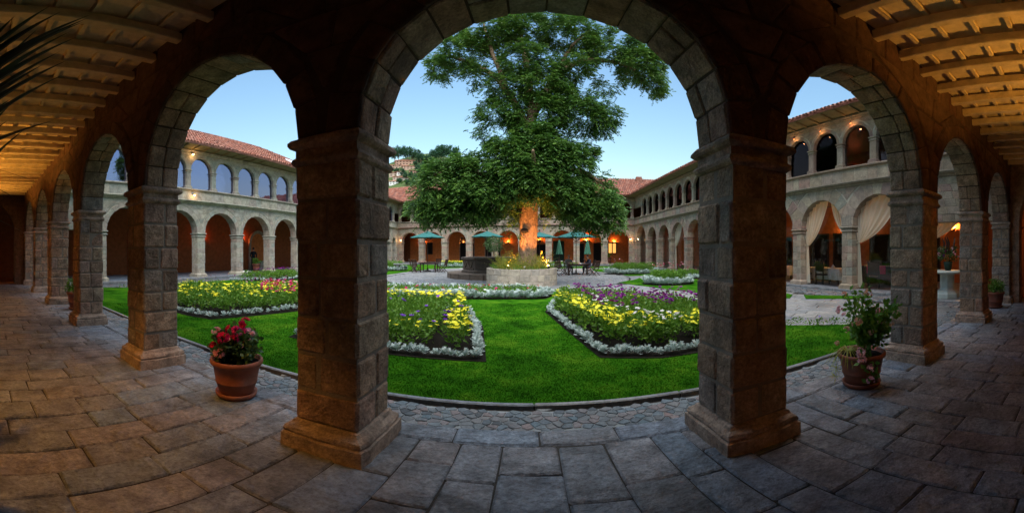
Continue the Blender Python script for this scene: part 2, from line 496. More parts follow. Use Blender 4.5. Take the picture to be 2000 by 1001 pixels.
M['lawn'] = lawn_mat()
M['curtain'] = leafy('curtain', [(.74, .68, .54), (.76, .71, .58)], .5, .9, .1)

# ------------------------------------------------------------------ walls with arches
def worn_ring(name, x0, x1, y0, y1, prof, mat, parent, j=.007, seg=7):
    "like ring(), with each side cut into lengths and knocked about"
    v = []; f = []; n = 4 * seg
    wob = [rnd.uniform(-j, j) for _ in range(n)]
    for o, z in prof:
        cs = [(x0 - o, y0 - o), (x1 + o, y0 - o), (x1 + o, y1 + o), (x0 - o, y1 + o)]
        for k in range(4):
            a, b = cs[k], cs[(k + 1) % 4]
            for i in range(seg):
                t = i / seg; d = wob[k * seg + i] + rnd.uniform(-j, j) * .6 - (.010 if i == 0 else 0)
                nx_, ny_ = ((0, -1), (1, 0), (0, 1), (-1, 0))[k]
                cx_ = -d * (1 if k in (0, 3) else -1) * .7 if i == 0 else 0
                v.append((a[0] + (b[0] - a[0]) * t + nx_ * d + cx_ * 0, a[1] + (b[1] - a[1]) * t + ny_ * d, z + rnd.uniform(-j, j) * .5))
    m = len(prof)
    for i in range(m - 1):
        for k in range(n): f.append((i * n + k, i * n + (k + 1) % n, (i + 1) * n + (k + 1) % n, (i + 1) * n + k))
    f.append(tuple(range(n - 1, -1, -1))); f.append(tuple((m - 1) * n + k for k in range(n)))
    return part(name, v, f, mat, parent)

def ring(name, x0, x1, y0, y1, prof, mat, parent, j=0.0):
    "a moulding that runs round a rectangle: prof is (offset outwards, height)"
    v = []; f = []
    nn = 4
    for o, z in prof:
        v += [(x0 - o + rnd.uniform(-j, j), y0 - o + rnd.uniform(-j, j), z), (x1 + o + rnd.uniform(-j, j), y0 - o, z), (x1 + o, y1 + o, z), (x0 - o, y1 + o, z)]
    m = len(prof)
    for i in range(m - 1):
        for k in range(4):
            f.append((i * 4 + k, i * 4 + (k + 1) % 4, (i + 1) * 4 + (k + 1) % 4, (i + 1) * 4 + k))
    f.append((3, 2, 1, 0)); f.append(tuple((m - 1) * 4 + k for k in range(4)))
    return part(name, v, f, mat, parent)

def arch_wall(name, bays, zs, zt, yf, yb, mat, parent, grow=0.0):
    "bays: (xa, xb, xc, r). One slab with arched openings from springing height zs up to zt"
    b = MB()
    for xa, xb, xc, r in bays:
        r = r + grow
        n = 16
        arc = [(xc - r * math.cos(math.pi * k / n), zs + r * math.sin(math.pi * k / n)) for k in range(n + 1)]
        v = []; f = []
        for y in (yf, yb):
            for x, z in arc: v.append((x, y, z))
            for x, z in arc: v.append((x, y, zt))
        m = n + 1
        for k in range(n):
            f.append((k, k + 1, m + k + 1, m + k))
            f.append((2 * m + k + 1, 2 * m + k, 3 * m + k, 3 * m + k + 1))
            f.append((k + 1, k, 2 * m + k, 2 * m + k + 1))
        b.add(v, f)
        for x0, x1 in ((xa, xc - r), (xc + r, xb)):
            if x1 - x0 > 0.004: b.box(x0, x1, yf, yb, zs, zt)
    return b.build(name, mat, parent)

def voussoirs(xc, r, R2, zs, y0, y1, n, j=0.008, split=True, gap=0.008, face=None):
    out = []
    for k in range(n):
        a0 = math.pi * k / n + gap / r / 2; a1 = math.pi * (k + 1) / n - gap / r / 2
        pr = rnd.uniform(-j, j)
        RR = R2 + rnd.uniform(-0.04, 0.05)
        cuts = [y0, y1]
        if split and rnd.random() < 0.55: cuts = [y0, y0 + (y1 - y0) * rnd.uniform(.35, .65), y1]
        if face: cuts = [y0, y0 + face] + [c for c in cuts[1:]]
        for c0, c1 in zip(cuts[:-1], cuts[1:]):
            jj = rnd.uniform(-j, j)
            c = []
            for rad in (r + jj, RR):
                for y in (c0 + 0.004 + (pr if c0 == y0 else 0), c1 - 0.004):
                    for a in (a0, a1):
                        c.append((xc - rad * math.cos(a), y, zs + rad * math.sin(a)))
            out.append((c, c0 == y0) if face else c)
    return out

def spandrel(bays, R2, zs, z1, y0, y1, hrow, wmin, wmax, x0, x1, gap=0.008, j=0.006):
    "coursed stones between the arch rings"
    out = []
    rows = max(1, round((z1 - zs) / hrow)); h = (z1 - zs) / rows
    for i in range(rows):
        za = zs + i * h + gap / 2; zb = zs + (i + 1) * h - gap / 2
        def hw(z):
            q = R2 * R2 - (z - zs) ** 2
            return math.sqrt(q) if q > 0 else 0.0
        spans = []
        if hw(za) < 0.25:
            spans = [(x0, x0, x1, x1)]
        else:
            cur = (x0, x0)
            for xa, xb, xc, r in bays:
                a, b_ = hw(za), hw(zb)
                spans.append((cur[0], cur[1], xc - a - 0.01, xc - b_ - 0.01))
                cur = (xc + a + 0.01, xc + b_ + 0.01)
            spans.append((cur[0], cur[1], x1, x1))
        for p0, q0, p1, q1 in spans:
            if p1 - p0 < 0.04 and q1 - q0 < 0.04: continue
            Lm = ((p1 - p0) + (q1 - q0)) / 2
            cuts = [0.0]
            while cuts[-1] < Lm:
                cuts.append(cuts[-1] + rnd.uniform(wmin, wmax))
            if len(cuts) > 2 and Lm - cuts[-2] < wmin * .6: cuts.pop(-2)
            cuts[-1] = Lm
            for c0, c1 in zip(cuts[:-1], cuts[1:]):
                u0, u1 = c0 / Lm, c1 / Lm
                g = gap / 2
                pr = rnd.uniform(-j, j)
                c = []
                for z, a, b_ in ((za, p0, p1), (zb, q0, q1)):
                    for y in (y0 + pr, y1):
                        for u, s in ((u0, 1), (u1, -1)):
                            c.append((a + (b_ - a) * u + g * s, y, z))
                if abs((c[1][0] - c[0][0])) < .015 and abs(c[5][0] - c[4][0]) < .03: continue
                out.append(c)
    return out

def pier_stones(x, wd, y0, y1, za, zb, n, gap=0.010, j=0.006):
    out = []
    hs = [rnd.uniform(.85, 1.15) for _ in range(n)]; s = sum(hs); z = za
    for i, h in enumerate(hs):
        h *= (zb - za) / s
        z0, z1 = z + gap / 2, z + h - gap / 2; z += h
        xl, xr = x - wd / 2 + rnd.uniform(-j, j), x + wd / 2 + rnd.uniform(-j, j)
        yl, yr = y0 + rnd.uniform(-j, j), y1 + rnd.uniform(-j, j)
        k = rnd.random()
        cx = xl + (xr - xl) * rnd.uniform(.35, .65); cy = yl + (yr - yl) * rnd.uniform(.32, .68)
        g = gap / 2
        if k < .5:      # split both ways, staggered
            cy2 = yl + (yr - yl) * rnd.uniform(.3, .7)
            cs = [(xl, cx - g, yl, cy - g), (xl, cx - g, cy + g, yr), (cx + g, xr, yl, cy2 - g), (cx + g, xr, cy2 + g, yr)]
        elif k < .8:    # two long stones side by side
            cs = [(xl, xr, yl, cy - g), (xl, xr, cy + g, yr)]
        else:
            cs = [(xl, cx - g, yl, yr), (cx + g, xr, yl, yr)]
        for a, b_, c, d in cs:
            out.append(hexa(a, b_, c, d, z0, z1, 0.003))
    return out

def frame(loc, rz):
    return Matrix.Translation(Vector(loc)) @ Matrix.Rotation(rz, 4, 'Z')

# ------------------------------------------------------------------ the near wing: the arcade one stands in
NY, NT = 2.115, 0.545                       # inner face and thickness of the near arcade
SP, PW = 3.058, 0.54
PX = [-1.40 + SP * n for n in range(-5, 5)]
ZC, ZS = 2.31, 2.53                         # foot of the capital, springing of the arches
RA = (SP - PW) / 2
near = thing('arcade_wing', 'dark stone arcade wing with beamed ceiling and flagged walk, around the viewer', 'building', (0, NY, 0))
MN = frame((0, NY, 0), 0)

def cap_prof(z0, z1, s=1.0):
    h = z1 - z0
    return [(0.0, z0 - .02), (.035 * s, z0), (.05 * s, z0 + .12 * h), (.035 * s, z0 + .24 * h), (.008 * s, z0 + .30 * h), (.008 * s, z0 + .58 * h), (.055 * s, z0 + .66 * h), (.078 * s, z0 + .76 * h), (.078 * s, z0 + .88 * h), (.05 * s, z1), (0.0, z1 + .004)]

def base_prof(h, s=1.0):
    return [(.10 * s, -0.05), (.10 * s, .52 * h), (.075 * s, .56 * h), (.085 * s, .66 * h), (.075 * s, .78 * h), (.03 * s, .88 * h), (.012 * s, h), (-.01, h + .01)]

lst = []; par = []
for i, x in enumerate(PX):
    x0, x1 = x - PW / 2, x + PW / 2
    if i == 0: x0 -= .75
    if i == len(PX) - 1: x1 += 1.1
    xc, wd = (x0 + x1) / 2, x1 - x0
    p = MB().box(x0 + .012, x1 - .012, .012, NT - .012, .02, ZS + .01).build('pier', M['mortar'], near)
    worn_ring('pier_base', x0, x1, 0, NT, base_prof(.25, .82), M['plinth_stone'], p, .009)
    worn_ring('capital', x0, x1, 0, NT, cap_prof(ZC, ZS - .012, .66), M['plinth_stone'], p, .005)
    ss = pier_stones(xc, wd, 0, NT, .25, ZC, 7, .012, .011)
    lst += ss; par += [p] * len(ss)
stones(lst, 'stone_block', M['near_stone'], MN, near, 300, .022, par)
bays = [(PX[i], PX[i + 1], (PX[i] + PX[i + 1]) / 2, RA) for i in range(len(PX) - 1)]
wall = arch_wall('arcade_wall', [(PX[0] - 1.0, PX[0], PX[0] - .5, .02)] + bays + [(PX[-1], PX[-1] + 1.4, PX[-1] + .7, .02)], ZS, 4.72, .02, NT - .02, M['shaded_mortar'], near, .014)
vs = []
for b_ in bays: vs += voussoirs(b_[2], RA, 1.50, ZS, 0, NT, 14, .008, face=.05)
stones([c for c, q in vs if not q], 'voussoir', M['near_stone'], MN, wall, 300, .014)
stones([c for c, q in vs if q], 'shaded_ring', M['shaded_stone'], MN, wall, 300, .014)  # thin front slice of each voussoir, coloured dark to paint in shade
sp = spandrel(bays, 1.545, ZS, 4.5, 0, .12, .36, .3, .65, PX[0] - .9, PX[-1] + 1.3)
stones(sp, 'spandrel_stone', M['shaded_stone'], MN, wall, 300, .02)  # inner face takes the palette with shade painted in
spo = spandrel(bays, 1.545, ZS, 4.5, NT - .12, NT, .36, .3, .65, PX[0] - .9, PX[-1] + 1.3)
o = MB()
for c in spo: o.add(*chamfer(c, .012), rnd.random())
o = o.build('outer_stones', M['near_stone'], wall); o['kind'] = 'stuff'

# ceiling: cross beams, battens over them, boards on top
ceil = MB().box(-18.2, 13.4, -4.1, .6, 4.56, 4.68).build('ceiling', M['dark'], near)
bx = -17.6
while bx < 13.2:
    dz = rnd.uniform(-.012, .012); wv = rnd.uniform(.052, .066)
    v, f = chamfer([(x, y, z) for z in (4.30 + dz, 4.425) for y in (-4.05, .10) for x in (bx - wv + rnd.uniform(-.012, .012), bx + wv + rnd.uniform(-.012, .012))], .012)
    part('beam', v, f, M['beam'], near)
    bx += .595
yb = -4.0
while yb < 0.0:
    MB().box(-18.1, 13.3, yb, yb + .05, 4.426, 4.465).build('batten', M['beam'], ceil)
    MB().box(-18.1, 13.3, yb - .004, yb + .36, 4.467 + rnd.uniform(0, .012), 4.50).build('ceiling_board', M['board'], ceil)
    yb += .37
MB().box(-18.2, 13.4, -4.3, -4.1, -.1, 7.6).build('back_wall', M['plaster_dark'], near)
# cross walls with an arch at both ends of the walk
for xe, nm in ((-17.25, 'cross_wall'), (10.75, 'cross_wall')):
    cw = MB(); r = 1.55 if xe < 0 else 1.75; yc = -2.02; n = 18
    arc = [(yc - r * math.cos(math.pi * k / n), 2.53 + r * math.sin(math.pi * k / n)) for k in range(n + 1)]
    for k in range(n):
        (a, za), (b, zb) = arc[k], arc[k + 1]
        cw.add([(x, y, z) for x in (xe, xe + .55) for y, z in ((a, za), (b, zb), (b, 4.3), (a, 4.3))],
               [(0, 3, 2, 1), (4, 5, 6, 7), (0, 1, 5, 4), (3, 7, 6, 2)])
    cw.box(xe, xe + .55, -4.09, yc - r, 0, 4.3); cw.box(xe, xe + .55, yc + r, .02, 0, 4.3)
    cw.build(nm, M['near_stone'] if xe > 0 else M['shaded_stone'], near)  # left end's gloom is painted in with the darkened stone
MB().box(-21.2, -21.0, -4.2, .6, 0, 4.7).build('end_wall', M['dark'], near)
MB().box(-21.1, -18.2, -4.2, .6, 4.3, 4.4).build('end_ceiling', M['dark'], near)
MB().box(15.6, 15.8, -4.2, 2, 0, 4.7).build('end_wall', M['plaster_dark'], near)
MB().box(13.3, 15.7, -4.2, .6, 4.3, 4.4).build('end_ceiling', M['dark'], near)
# the floor above and its roof
MB().box(-18.2, 13.4, -4.1, NT - .05, 4.80, 7.4).build('upper_storey', M['wing_stone'], near)
rf = MB().add([(-18.6, 1.2, 7.4), (13.8, 1.2, 7.4), (13.8, -2.2, 9.4), (-18.6, -2.2, 9.4), (13.8, -5, 7.4), (-18.6, -5, 7.4)], [(0, 1, 2, 3), (3, 2, 4, 5), (0, 5, 4, 1), (0, 3, 5), (1, 4, 2)]).build('roof', M['tile'], near)

# ------------------------------------------------------------------ the courtyard wings
def tile_roof(parent, MW, x0, x1, y0, z0, y1, z1, hip0=0.0, hip1=0.0, eave_parts=0, sp=0.21, lt=0.42, name='roof_tiles'):
    "barrel tiles in columns from the eave (y0, z0) to the ridge (y1, z1); hips shorten the ridge at either end"
    b = MB(); L = math.hypot(y1 - y0, z1 - z0); dy, dz = (y1 - y0) / L, (z1 - z0) / L; ny, nz = -dz, dy
    n = 5; n_e = 0
    x = x0 + sp / 2
    eaves = []
    while x < x1:
        lim = L
        if hip0 and x < x0 + hip0: lim = min(lim, L * (x - x0) / hip0)
        if hip1 and x > x1 - hip1: lim = min(lim, L * (x1 - x) / hip1)
        s = -0.05 + rnd.uniform(-.03, .03); xo = x + rnd.uniform(-.012, .012)
        first = True
        while s < lim:
            e = min(s + lt + .05, lim + .05)
            r0, r1 = .088, .068
            lift = rnd.uniform(0, .012)
            v = []
            for ss, rr, lf in ((s, r0, .03 + lift), (e, r1, .0 + lift)):
                for k in range(n + 1):
                    a = math.pi * k / n
                    h = rr * math.sin(a) * .9 + lf
                    v.append((xo - rr * math.cos(a), y0 + dy * ss + ny * h, z0 + dz * ss + nz * h))
            f = [(k, k + 1, n + 2 + k, n + 1 + k) for k in range(n)]
            f.append(tuple(range(n, -1, -1)))
            if first: eaves.append((v, f))
            else: b.add(v, f, rnd.random())
            first = False
            s += lt
        x += sp
    for v, f in eaves:
        c = MW @ Vector(v[0])
        if eave_parts and n_e < 300 and (c - EYE).length < eave_parts:
            part('eave_tile', v, f, M['tile'], parent); n_e += 1
        else: b.add(v, f, rnd.random())
    # the bed under the tiles
    hx0, hx1 = x0 + hip0, x1 - hip1
    part('roof_deck', [(x0, y0, z0 - .03), (x1, y0, z0 - .03), (hx1, y1, z1 - .03), (hx0, y1, z1 - .03), (x0, y0, z0 - .10), (x1, y0, z0 - .10), (hx1, y1, z1 - .10), (hx0, y1, z1 - .10)],
         [(0, 1, 2, 3), (7, 6, 5, 4), (0, 4, 5, 1), (3, 2, 6, 7), (0, 3, 7, 4), (1, 5, 6, 2)], M['tile'], parent)
    o = b.build(name, M['tile'], parent); o['kind'] = 'stuff'
    return o

def wing(name, label, loc, rz, xs, ups, stone, x0, x1, depth=3.4, fz=.08, back='plaster_orange', pane=None, roofs=None, eave_parts=0, pane_low=None, W=.55, T=.6):
    w = thing(name, label, 'building', loc, rz)
    MW = frame(loc, rz)
    st = M[stone]
    zc, zs, zcor = 2.42, 2.66, 4.32
    lst, par = [], []
    for x in xs:
        p = MB().box(x - W / 2 + .015, x + W / 2 - .015, .015, T - .015, fz - .05, zs + .01).build('pier', M['wing_mortar'], w)
        q = [(o, z + fz) for o, z in base_prof(.22)]
        ring('pier_base', x - W / 2, x + W / 2, 0, T, q, st, p, .008)
        ring('capital', x - W / 2, x + W / 2, 0, T, cap_prof(zc, zs - .004, .9), st, p)
        ss = pier_stones(x, W, 0, T, fz + .22, zc, 7, .012)
        lst += ss; par += [p] * len(ss)
    stones(lst, 'stone_block', st, MW, w, 300, .014, par)
    bays = [(a, b, (a + b) / 2, (b - a - W) / 2) for a, b in zip(xs[:-1], xs[1:])]
    ext = []
    if x0 < xs[0] - .3: ext.append((x0, xs[0], (x0 + xs[0]) / 2, .02))
    wall = arch_wall('arcade_wall', ext + bays + ([(xs[-1], x1, (xs[-1] + x1) / 2, .02)] if x1 > xs[-1] + .3 else []), zs, zcor, .02, T - .02, M['wing_mortar'], w, .014)
    r = bays[0][3]; R2 = min(r + .26, (xs[1] - xs[0]) / 2 - .03)
    vs = []
    for b_ in bays: vs += voussoirs(b_[2], b_[3], R2, zs, 0, T, 11, .006, split=False)
    stones(vs, 'voussoir', st, MW, wall, 300, .010)
    stones(spandrel(bays, R2 + .05, zs, zcor, 0.002, .1, .30, .28, .6, x0, x1), 'spandrel_stone', st, MW, wall, 300, .010)
    # string course, parapet and coping
    def course(nm, prof, par_):
        v = []; f = []
        for y, z in prof: v += [(x0, y, z), (x1, y, z)]
        m = len(prof)
        for i in range(m - 1): f.append((2 * i, 2 * i + 1, 2 * i + 3, 2 * i + 2))
        f.append(tuple(2 * i for i in range(m))[::-1]); f.append(tuple(2 * i + 1 for i in range(m)))
        return part(nm, v, f, st, par_)
    course('cornice', [(T, zcor + .001), (.0, zcor + .001), (-.05, zcor + .03), (-.06, zcor + .08), (-.17, zcor + .11), (-.22, zcor + .17), (-.20, zcor + .21), (-.02, zcor + .25), (T, zcor + .25)], w)
    zp0, zp1 = zcor + .252, 5.12
    pw = MB().box(x0, x1, .015, .38, zp0, zp1).build('parapet', M['wing_mortar'], w)
    ps = []; x = x0
    while x < x1 - .1:
        x2 = min(x + rnd.uniform(.38, .8), x1); pr = rnd.uniform(-.006, .006)
        ps.append(hexa(x + .005, x2 - .005, pr, .1, zp0 + .003, zp1 - .004)); x = x2
    stones(ps, 'parapet_stone', st, MW, pw, 300, .012)
    course('coping', [(.40, zp1 + .002), (-.08, zp1 + .002), (-.10, zp1 + .05), (-.07, zp1 + .09), (.0, zp1 + .11), (.40, zp1 + .11)], w)
    # gallery with small arches
    z5 = zp1 + .11; uc, us, zt = 6.18, 6.36, 7.36; UW, UT = .30, .34
    for x in ups:
        c = MB().box(x - UW / 2, x + UW / 2, .02, UT - .02, z5, us + .005).build('colonnette', st, w)
        ring('colonnette_base', x - UW / 2, x + UW / 2, .02, UT - .02, [(o * .6, z5 + z) for o, z in base_prof(.16)], st, c)
        ring('colonnette_capital', x - UW / 2, x + UW / 2, .02, UT - .02, cap_prof(uc, us - .003, .75), st, c)
    ub = [(a, b, (a + b) / 2, (b - a - UW) / 2) for a, b in zip(ups[:-1], ups[1:])]
    uw = arch_wall('gallery_wall', ([(x0, ups[0], (x0 + ups[0]) / 2, .02)] if x0 < ups[0] - .2 else []) + ub + ([(ups[-1], x1, (x1 + ups[-1]) / 2, .02)] if x1 > ups[-1] + .2 else []), us, zt, .02, UT - .02, M['wing_mortar'], w, .01)
    uv = []
    ur = ub[0][3]; UR = min(ur + .17, (ups[1] - ups[0]) / 2 - .02)
    for b_ in ub: uv += voussoirs(b_[2], b_[3], UR, us, 0.01, UT, 9, .003, split=False, gap=.005)
    stones(uv, 'gallery_voussoir', st, MW, uw, 300, .006)
    stones(spandrel(ub, UR + .05, us, zt, .012, .1, .26, .3, .6, x0, x1, .005, .003), 'gallery_stone', st, MW, uw, 300, .006)
    course('eave_moulding', [(UT, zt + .001), (.0, zt + .001), (-.05, zt + .04), (-.05, zt + .08), (-.12, zt + .12), (-.12, zt + .17), (UT, zt + .17)], w)
    ye = -.85
    part('eave_soffit', [(x0, ye, 7.66), (x1, ye, 7.66), (x1, .3, 7.55), (x0, .3, 7.55), (x0, ye, 7.72), (x1, ye, 7.72), (x1, .3, 7.70), (x0, .3, 7.70)],
         [(0, 3, 2, 1), (4, 5, 6, 7), (0, 1, 5, 4), (0, 4, 7, 3), (1, 2, 6, 5)], M['soffit'], w)
    rb = x0 + .4
    while rb < x1:
        if ((MW @ Vector((rb, -.4, 7.6))) - EYE).length < 24:
            part('rafter', *((lambda q: (q.v, q.f))(MB().bar((rb, ye + .04, 7.63), (rb, -.06, 7.56), .08, .09))), M['soffit'], w)
        rb += .75
    # glazing
    if pane:
        for a, b_, xc, rr in ub:
            n = 12
            v = [(xc - rr - .02, UT * .6, z5), (xc + rr + .02, UT * .6, z5)] + [(xc + (rr + .02) * math.cos(math.pi * k / n), UT * .6, us + (rr + .02) * math.sin(math.pi * k / n)) for k in range(n + 1)]
            f = [tuple(range(len(v)))]
            v2 = v + [(x, y + .012, z) for x, y, z in v]; m = len(v)
            f.append(tuple(range(2 * m - 1, m - 1, -1)))
            part('window_pane', v2, f, M[pane], w)
    if pane_low:
        for a, b_, xc, rr in bays:
            n = 12
            v = [(xc - rr - .01, T * .8, fz), (xc + rr + .01, T * .8, fz)] + [(xc + (rr + .01) * math.cos(math.pi * k / n), T * .8, zs + (rr + .01) * math.sin(math.pi * k / n)) for k in range(n + 1)]
            part('glass_pane', v, [tuple(range(len(v)))], M[pane_low], w)
    # floors, ceilings and back walls
    fl = MB().box(x0, x1, -.22, depth + T, fz - .35, fz).build('gallery_floor', M['slab'], w)
    ks = []; x = x0
    while x < x1 - .2:
        x2 = min(x + rnd.uniform(.7, 1.3), x1)
        ks.append(hexa(x + .004, x2 - .004, -.36, -.225, fz - .34, fz + .012, .004)); x = x2
    stones(ks, 'step_stone', M['court'], MW, fl, 300, .018)
    MB().box(x0, x1, depth + T, depth + T + .3, fz, 4.3).build('back_wall', M[back], w)
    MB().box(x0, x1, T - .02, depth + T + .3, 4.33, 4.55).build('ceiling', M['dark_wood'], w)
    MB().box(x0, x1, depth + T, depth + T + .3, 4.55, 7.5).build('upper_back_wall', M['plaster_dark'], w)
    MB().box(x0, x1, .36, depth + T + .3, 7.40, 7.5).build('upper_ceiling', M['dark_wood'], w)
    for (a, b_, h0, h1, y1, z1) in roofs or []:
        tile_roof(w, MW, a, b_, ye - .08, 7.74, y1, z1, h0, h1, eave_parts)
    MB().box(x0, x1, depth + T - .5, depth + T + .32, 7.5, 7.72).build('roof_plate', M['dark'], w)
    for xe in (x0 - 3.9, x1 + 3.7):
        MB().box(xe, xe + .2, T, depth + T + .3, fz - .3, 7.4).build('end_wall', M['plaster_dark'], w)
    for xa, xb in ((x0 - 3.7, x0), (x1, x1 + 3.7)):
        e = MB().box(xa, xb, T * .5, depth + T + .3, fz - .35, fz).box(xa, xb, T * .5, depth + T + .3, 4.33, 4.55).box(xa, xb, depth + T, depth + T + .3, fz, 7.5).box(xa, xb, T * .5, depth + T + .3, 7.4, 7.5)
        e.build('corner_bay', M['plaster_dark'], w)
    return w, MW, bays, ub

XL, XR = -16.5, 11.6
# left wing: local x runs away from the near arcade (world Y), local y into the building (world -X)
lx = [2.9 + 3.067 * k for k in range(1, 13)] + [41.35]
lu = [2.06 + 1.832 * k for k in range(2, 22)]
lwing, LM, lb, lub = wing('stone_wing', 'pale two storey stone wing with glazed upper arches and long red tiled roof', (XL, 0, 0), R(90), lx, lu, 'wing_stone', 2.75, 41.7, fz=.08, pane='pane', back='plaster_rust',
                roofs=[(2.2, 24.2, 0, 3.6, 3.6, 10.35), (22.5, 41.8, 0, 0, 1.6, 9.0)], eave_parts=30)
# right wing: local x runs towards the near arcade (world -Y)
rx = [-37.0] + [-(12.08 + 3.03 * k) for k in range(7, -1, -1)] + [-9.05, -6.02]
ru = [-(7.75 + 1.70 * k) for k in range(16, -1, -1)] + [-6.1, -4.4]
rwing, RM, rb_, rub = wing('restaurant_wing', 'warm stone wing with curtained dining arches below and dark glazed arches above', (XR, 0, 0), R(-90), rx, ru, 'warm_stone', -37.2, -2.75, depth=4.2, fz=.02, pane='pane_dark', pane_low='pane_clear', back='plaster_orange',
                roofs=[(-37.2, -2.2, 0, 0, 3.9, 10.4)], eave_parts=26)
FA = math.atan2(37.4 - 41.7, XR - XL); FLn = math.hypot(37.4 - 41.7, XR - XL)
fx = [.25 + (FLn - .5) / 9 * k for k in range(10)]
fu = [.25 + (FLn - .5) / 16 * k for k in range(17)]
fwing, FM, fb, fub = wing('facing_wing', 'warm lit stone wing with terracotta walls behind nine arches, facing the lawn past the tree', (XL, 41.7, 0), FA, fx, fu, 'warm_stone', -.3, FLn + .3, fz=.12, pane=None, W=.68, back='plaster_orange',
                roofs=[(-5, FLn + 4, 0, 0, 3.7, 10.5)])
for x, y, zz in ((FLn + .6, 2.6, 10.2),):
    MB().cbox(x, x + .7, y, y + .6, 9.4, 10.6, .03).build('chimney', M['terracotta'], fwing)
# skylight on the left roof
part('skylight', [(20.3, -.1, 8.32), (23.2, -.1, 8.32), (23.2, .55, 8.77), (20.3, .55, 8.77), (20.3, -.1, 8.1), (23.2, -.1, 8.1), (23.2, .55, 8.55), (20.3, .55, 8.55)],
     [(0, 1, 2, 3), (0, 4, 5, 1), (1, 5, 6, 2), (2, 6, 7, 3), (3, 7, 4, 0)], M['skylight'], lwing)
# gable under the tall part of the left roof
part('gable', [(22.4, .3, 7.7), (22.4, 3.6, 7.7), (20.6, 3.6, 10.25), (3, 3.6, 10.25), (3, 3.6, 7.7)], [(0, 1, 2), (1, 4, 3, 2)], M['wing_mortar'], lwing)
# doors, windows and openings in the back walls of the facing wing
def opening(wing_, x, y, z0, z1, wd, mat, fmat, name='door', arch=False):
    d = MB().box(x - wd / 2, x + wd / 2, y - .03, y - .004, z0, z1).build(name, mat, wing_)
    f = MB()
    f.box(x - wd / 2 - .08, x - wd / 2 - .002, y - .07, y - .004, z0, z1 + .08); f.box(x + wd / 2 + .002, x + wd / 2 + .08, y - .07, y - .004, z0, z1 + .08)
    f.box(x - wd / 2, x + wd / 2, y - .07, y - .004, z1 + .002, z1 + .08)
    f.build(name + '_frame', fmat, d)
    return d
fy = 4.0
bw = (FLn - .5) / 9
for k, (kind, off) in enumerate([('w', .9), (None, 0), ('D', 0), ('D', .3), (None, 0), ('W', .1), ('g', -.7), ('d', 1.0), ('l', -.35)]):
    x = .25 + bw * (k + .5) + off
    if kind == 'w': opening(fwing, x, fy, 1.1, 2.6, .7, M['dark'], M['dark_wood'], 'window')
    if kind == 'W': opening(fwing, x, fy, .9, 2.3, 1.3, M['dark'], M['dark_wood'], 'window')
    if kind == 'd': opening(fwing, x, fy, .12, 2.5, .95, M['dark'], M['dark_wood'])
    if kind == 'D': opening(fwing, x, fy, .12, 3.3, 1.9, M['dark'], M['warm_stone'])
    if kind == 'g': opening(fwing, x, fy, .12, 2.7, 1.2, M['green_door'], M['green_door'])
    if kind == 'l':
        d = opening(fwing, x, fy, 1.25, 2.55, 1.0, M['dark'], M['dark_wood'], 'window')
        for s in (-1, 1):
            MB().box(x + s * .25 - .19, x + s * .25 + .19, fy - .045, fy - .032, 1.32, 2.48).build('window_pane', M['lit_pane'], d)
for off in (-.9, 1.1):
    opening(fwing, .25 + bw * 6.5 + off + 1.0, fy, .12, 2.4, .5, M['dark'], M['dark_wood'], 'shutter') if off > 0 else None
# inner doorways of the left wing: a yellow stone arch and a red niche with steps
for yv in (10.3, 20.8):
    n = 12; r0, r1 = .85, 1.08; b = MB()
    for k in range(n):
        a0, a1 = math.pi * k / n, math.pi * (k + 1) / n
        b.add([(yv + rr * math.cos(a), y, 2.2 + rr * math.sin(a)) for y in (3.85, 3.99) for rr, a in ((r0, a0), (r1, a0), (r1, a1), (r0, a1))], [(0, 1, 2, 3), (0, 3, 7, 4), (1, 5, 6, 2)])
    for s in (-1, 1): b.box(yv + s * .965 - .115, yv + s * .965 + .115, 3.85, 3.99, .08, 2.2)
    b.build('door_surround', M['warm_stone'], lwing)
    v = [(yv - r0, 3.99, .08), (yv + r0, 3.99, .08)] + [(yv + r0 * math.cos(math.pi * k / n), 3.99, 2.2 + r0 * math.sin(math.pi * k / n)) for k in range(n + 1)]
    part('door_panel', v, [tuple(range(len(v)))], M['plaster_orange'] if yv > 15 else M['plaster_dark'], lwing)
    if yv > 15:
        for k in range(4): MB().box(yv - .8, yv + .8, 3.3 + .13 * k, 3.98, .085 + .17 * k, .08 + .17 * (k + 1)).build('step', M['wing_stone'], lwing)
# restaurant interior panels
for yv, wd, z1, mt in ((-15.0, 1.5, 2.6, 'dark'), (-13.35, .8, 2.6, 'dark'), (-9.9, 2.3, 2.45, 'dark'), (-18.2, 1.2, 2.5, 'dark'), (-7.2, .6, 2.4, 'dark')):
    opening(rwing, yv, 4.8, .05, z1, wd, M[mt], M['dark_wood'], 'cabinet')

# ------------------------------------------------------------------ ground, paving, lawns
structure(part('ground', [(-1500, -600, -.16), (1500, -600, -.16), (1500, 2500, -.16), (-1500, 2500, -.16)], [(0, 1, 2, 3)], M['joint']))
I4 = Matrix.Identity(4)
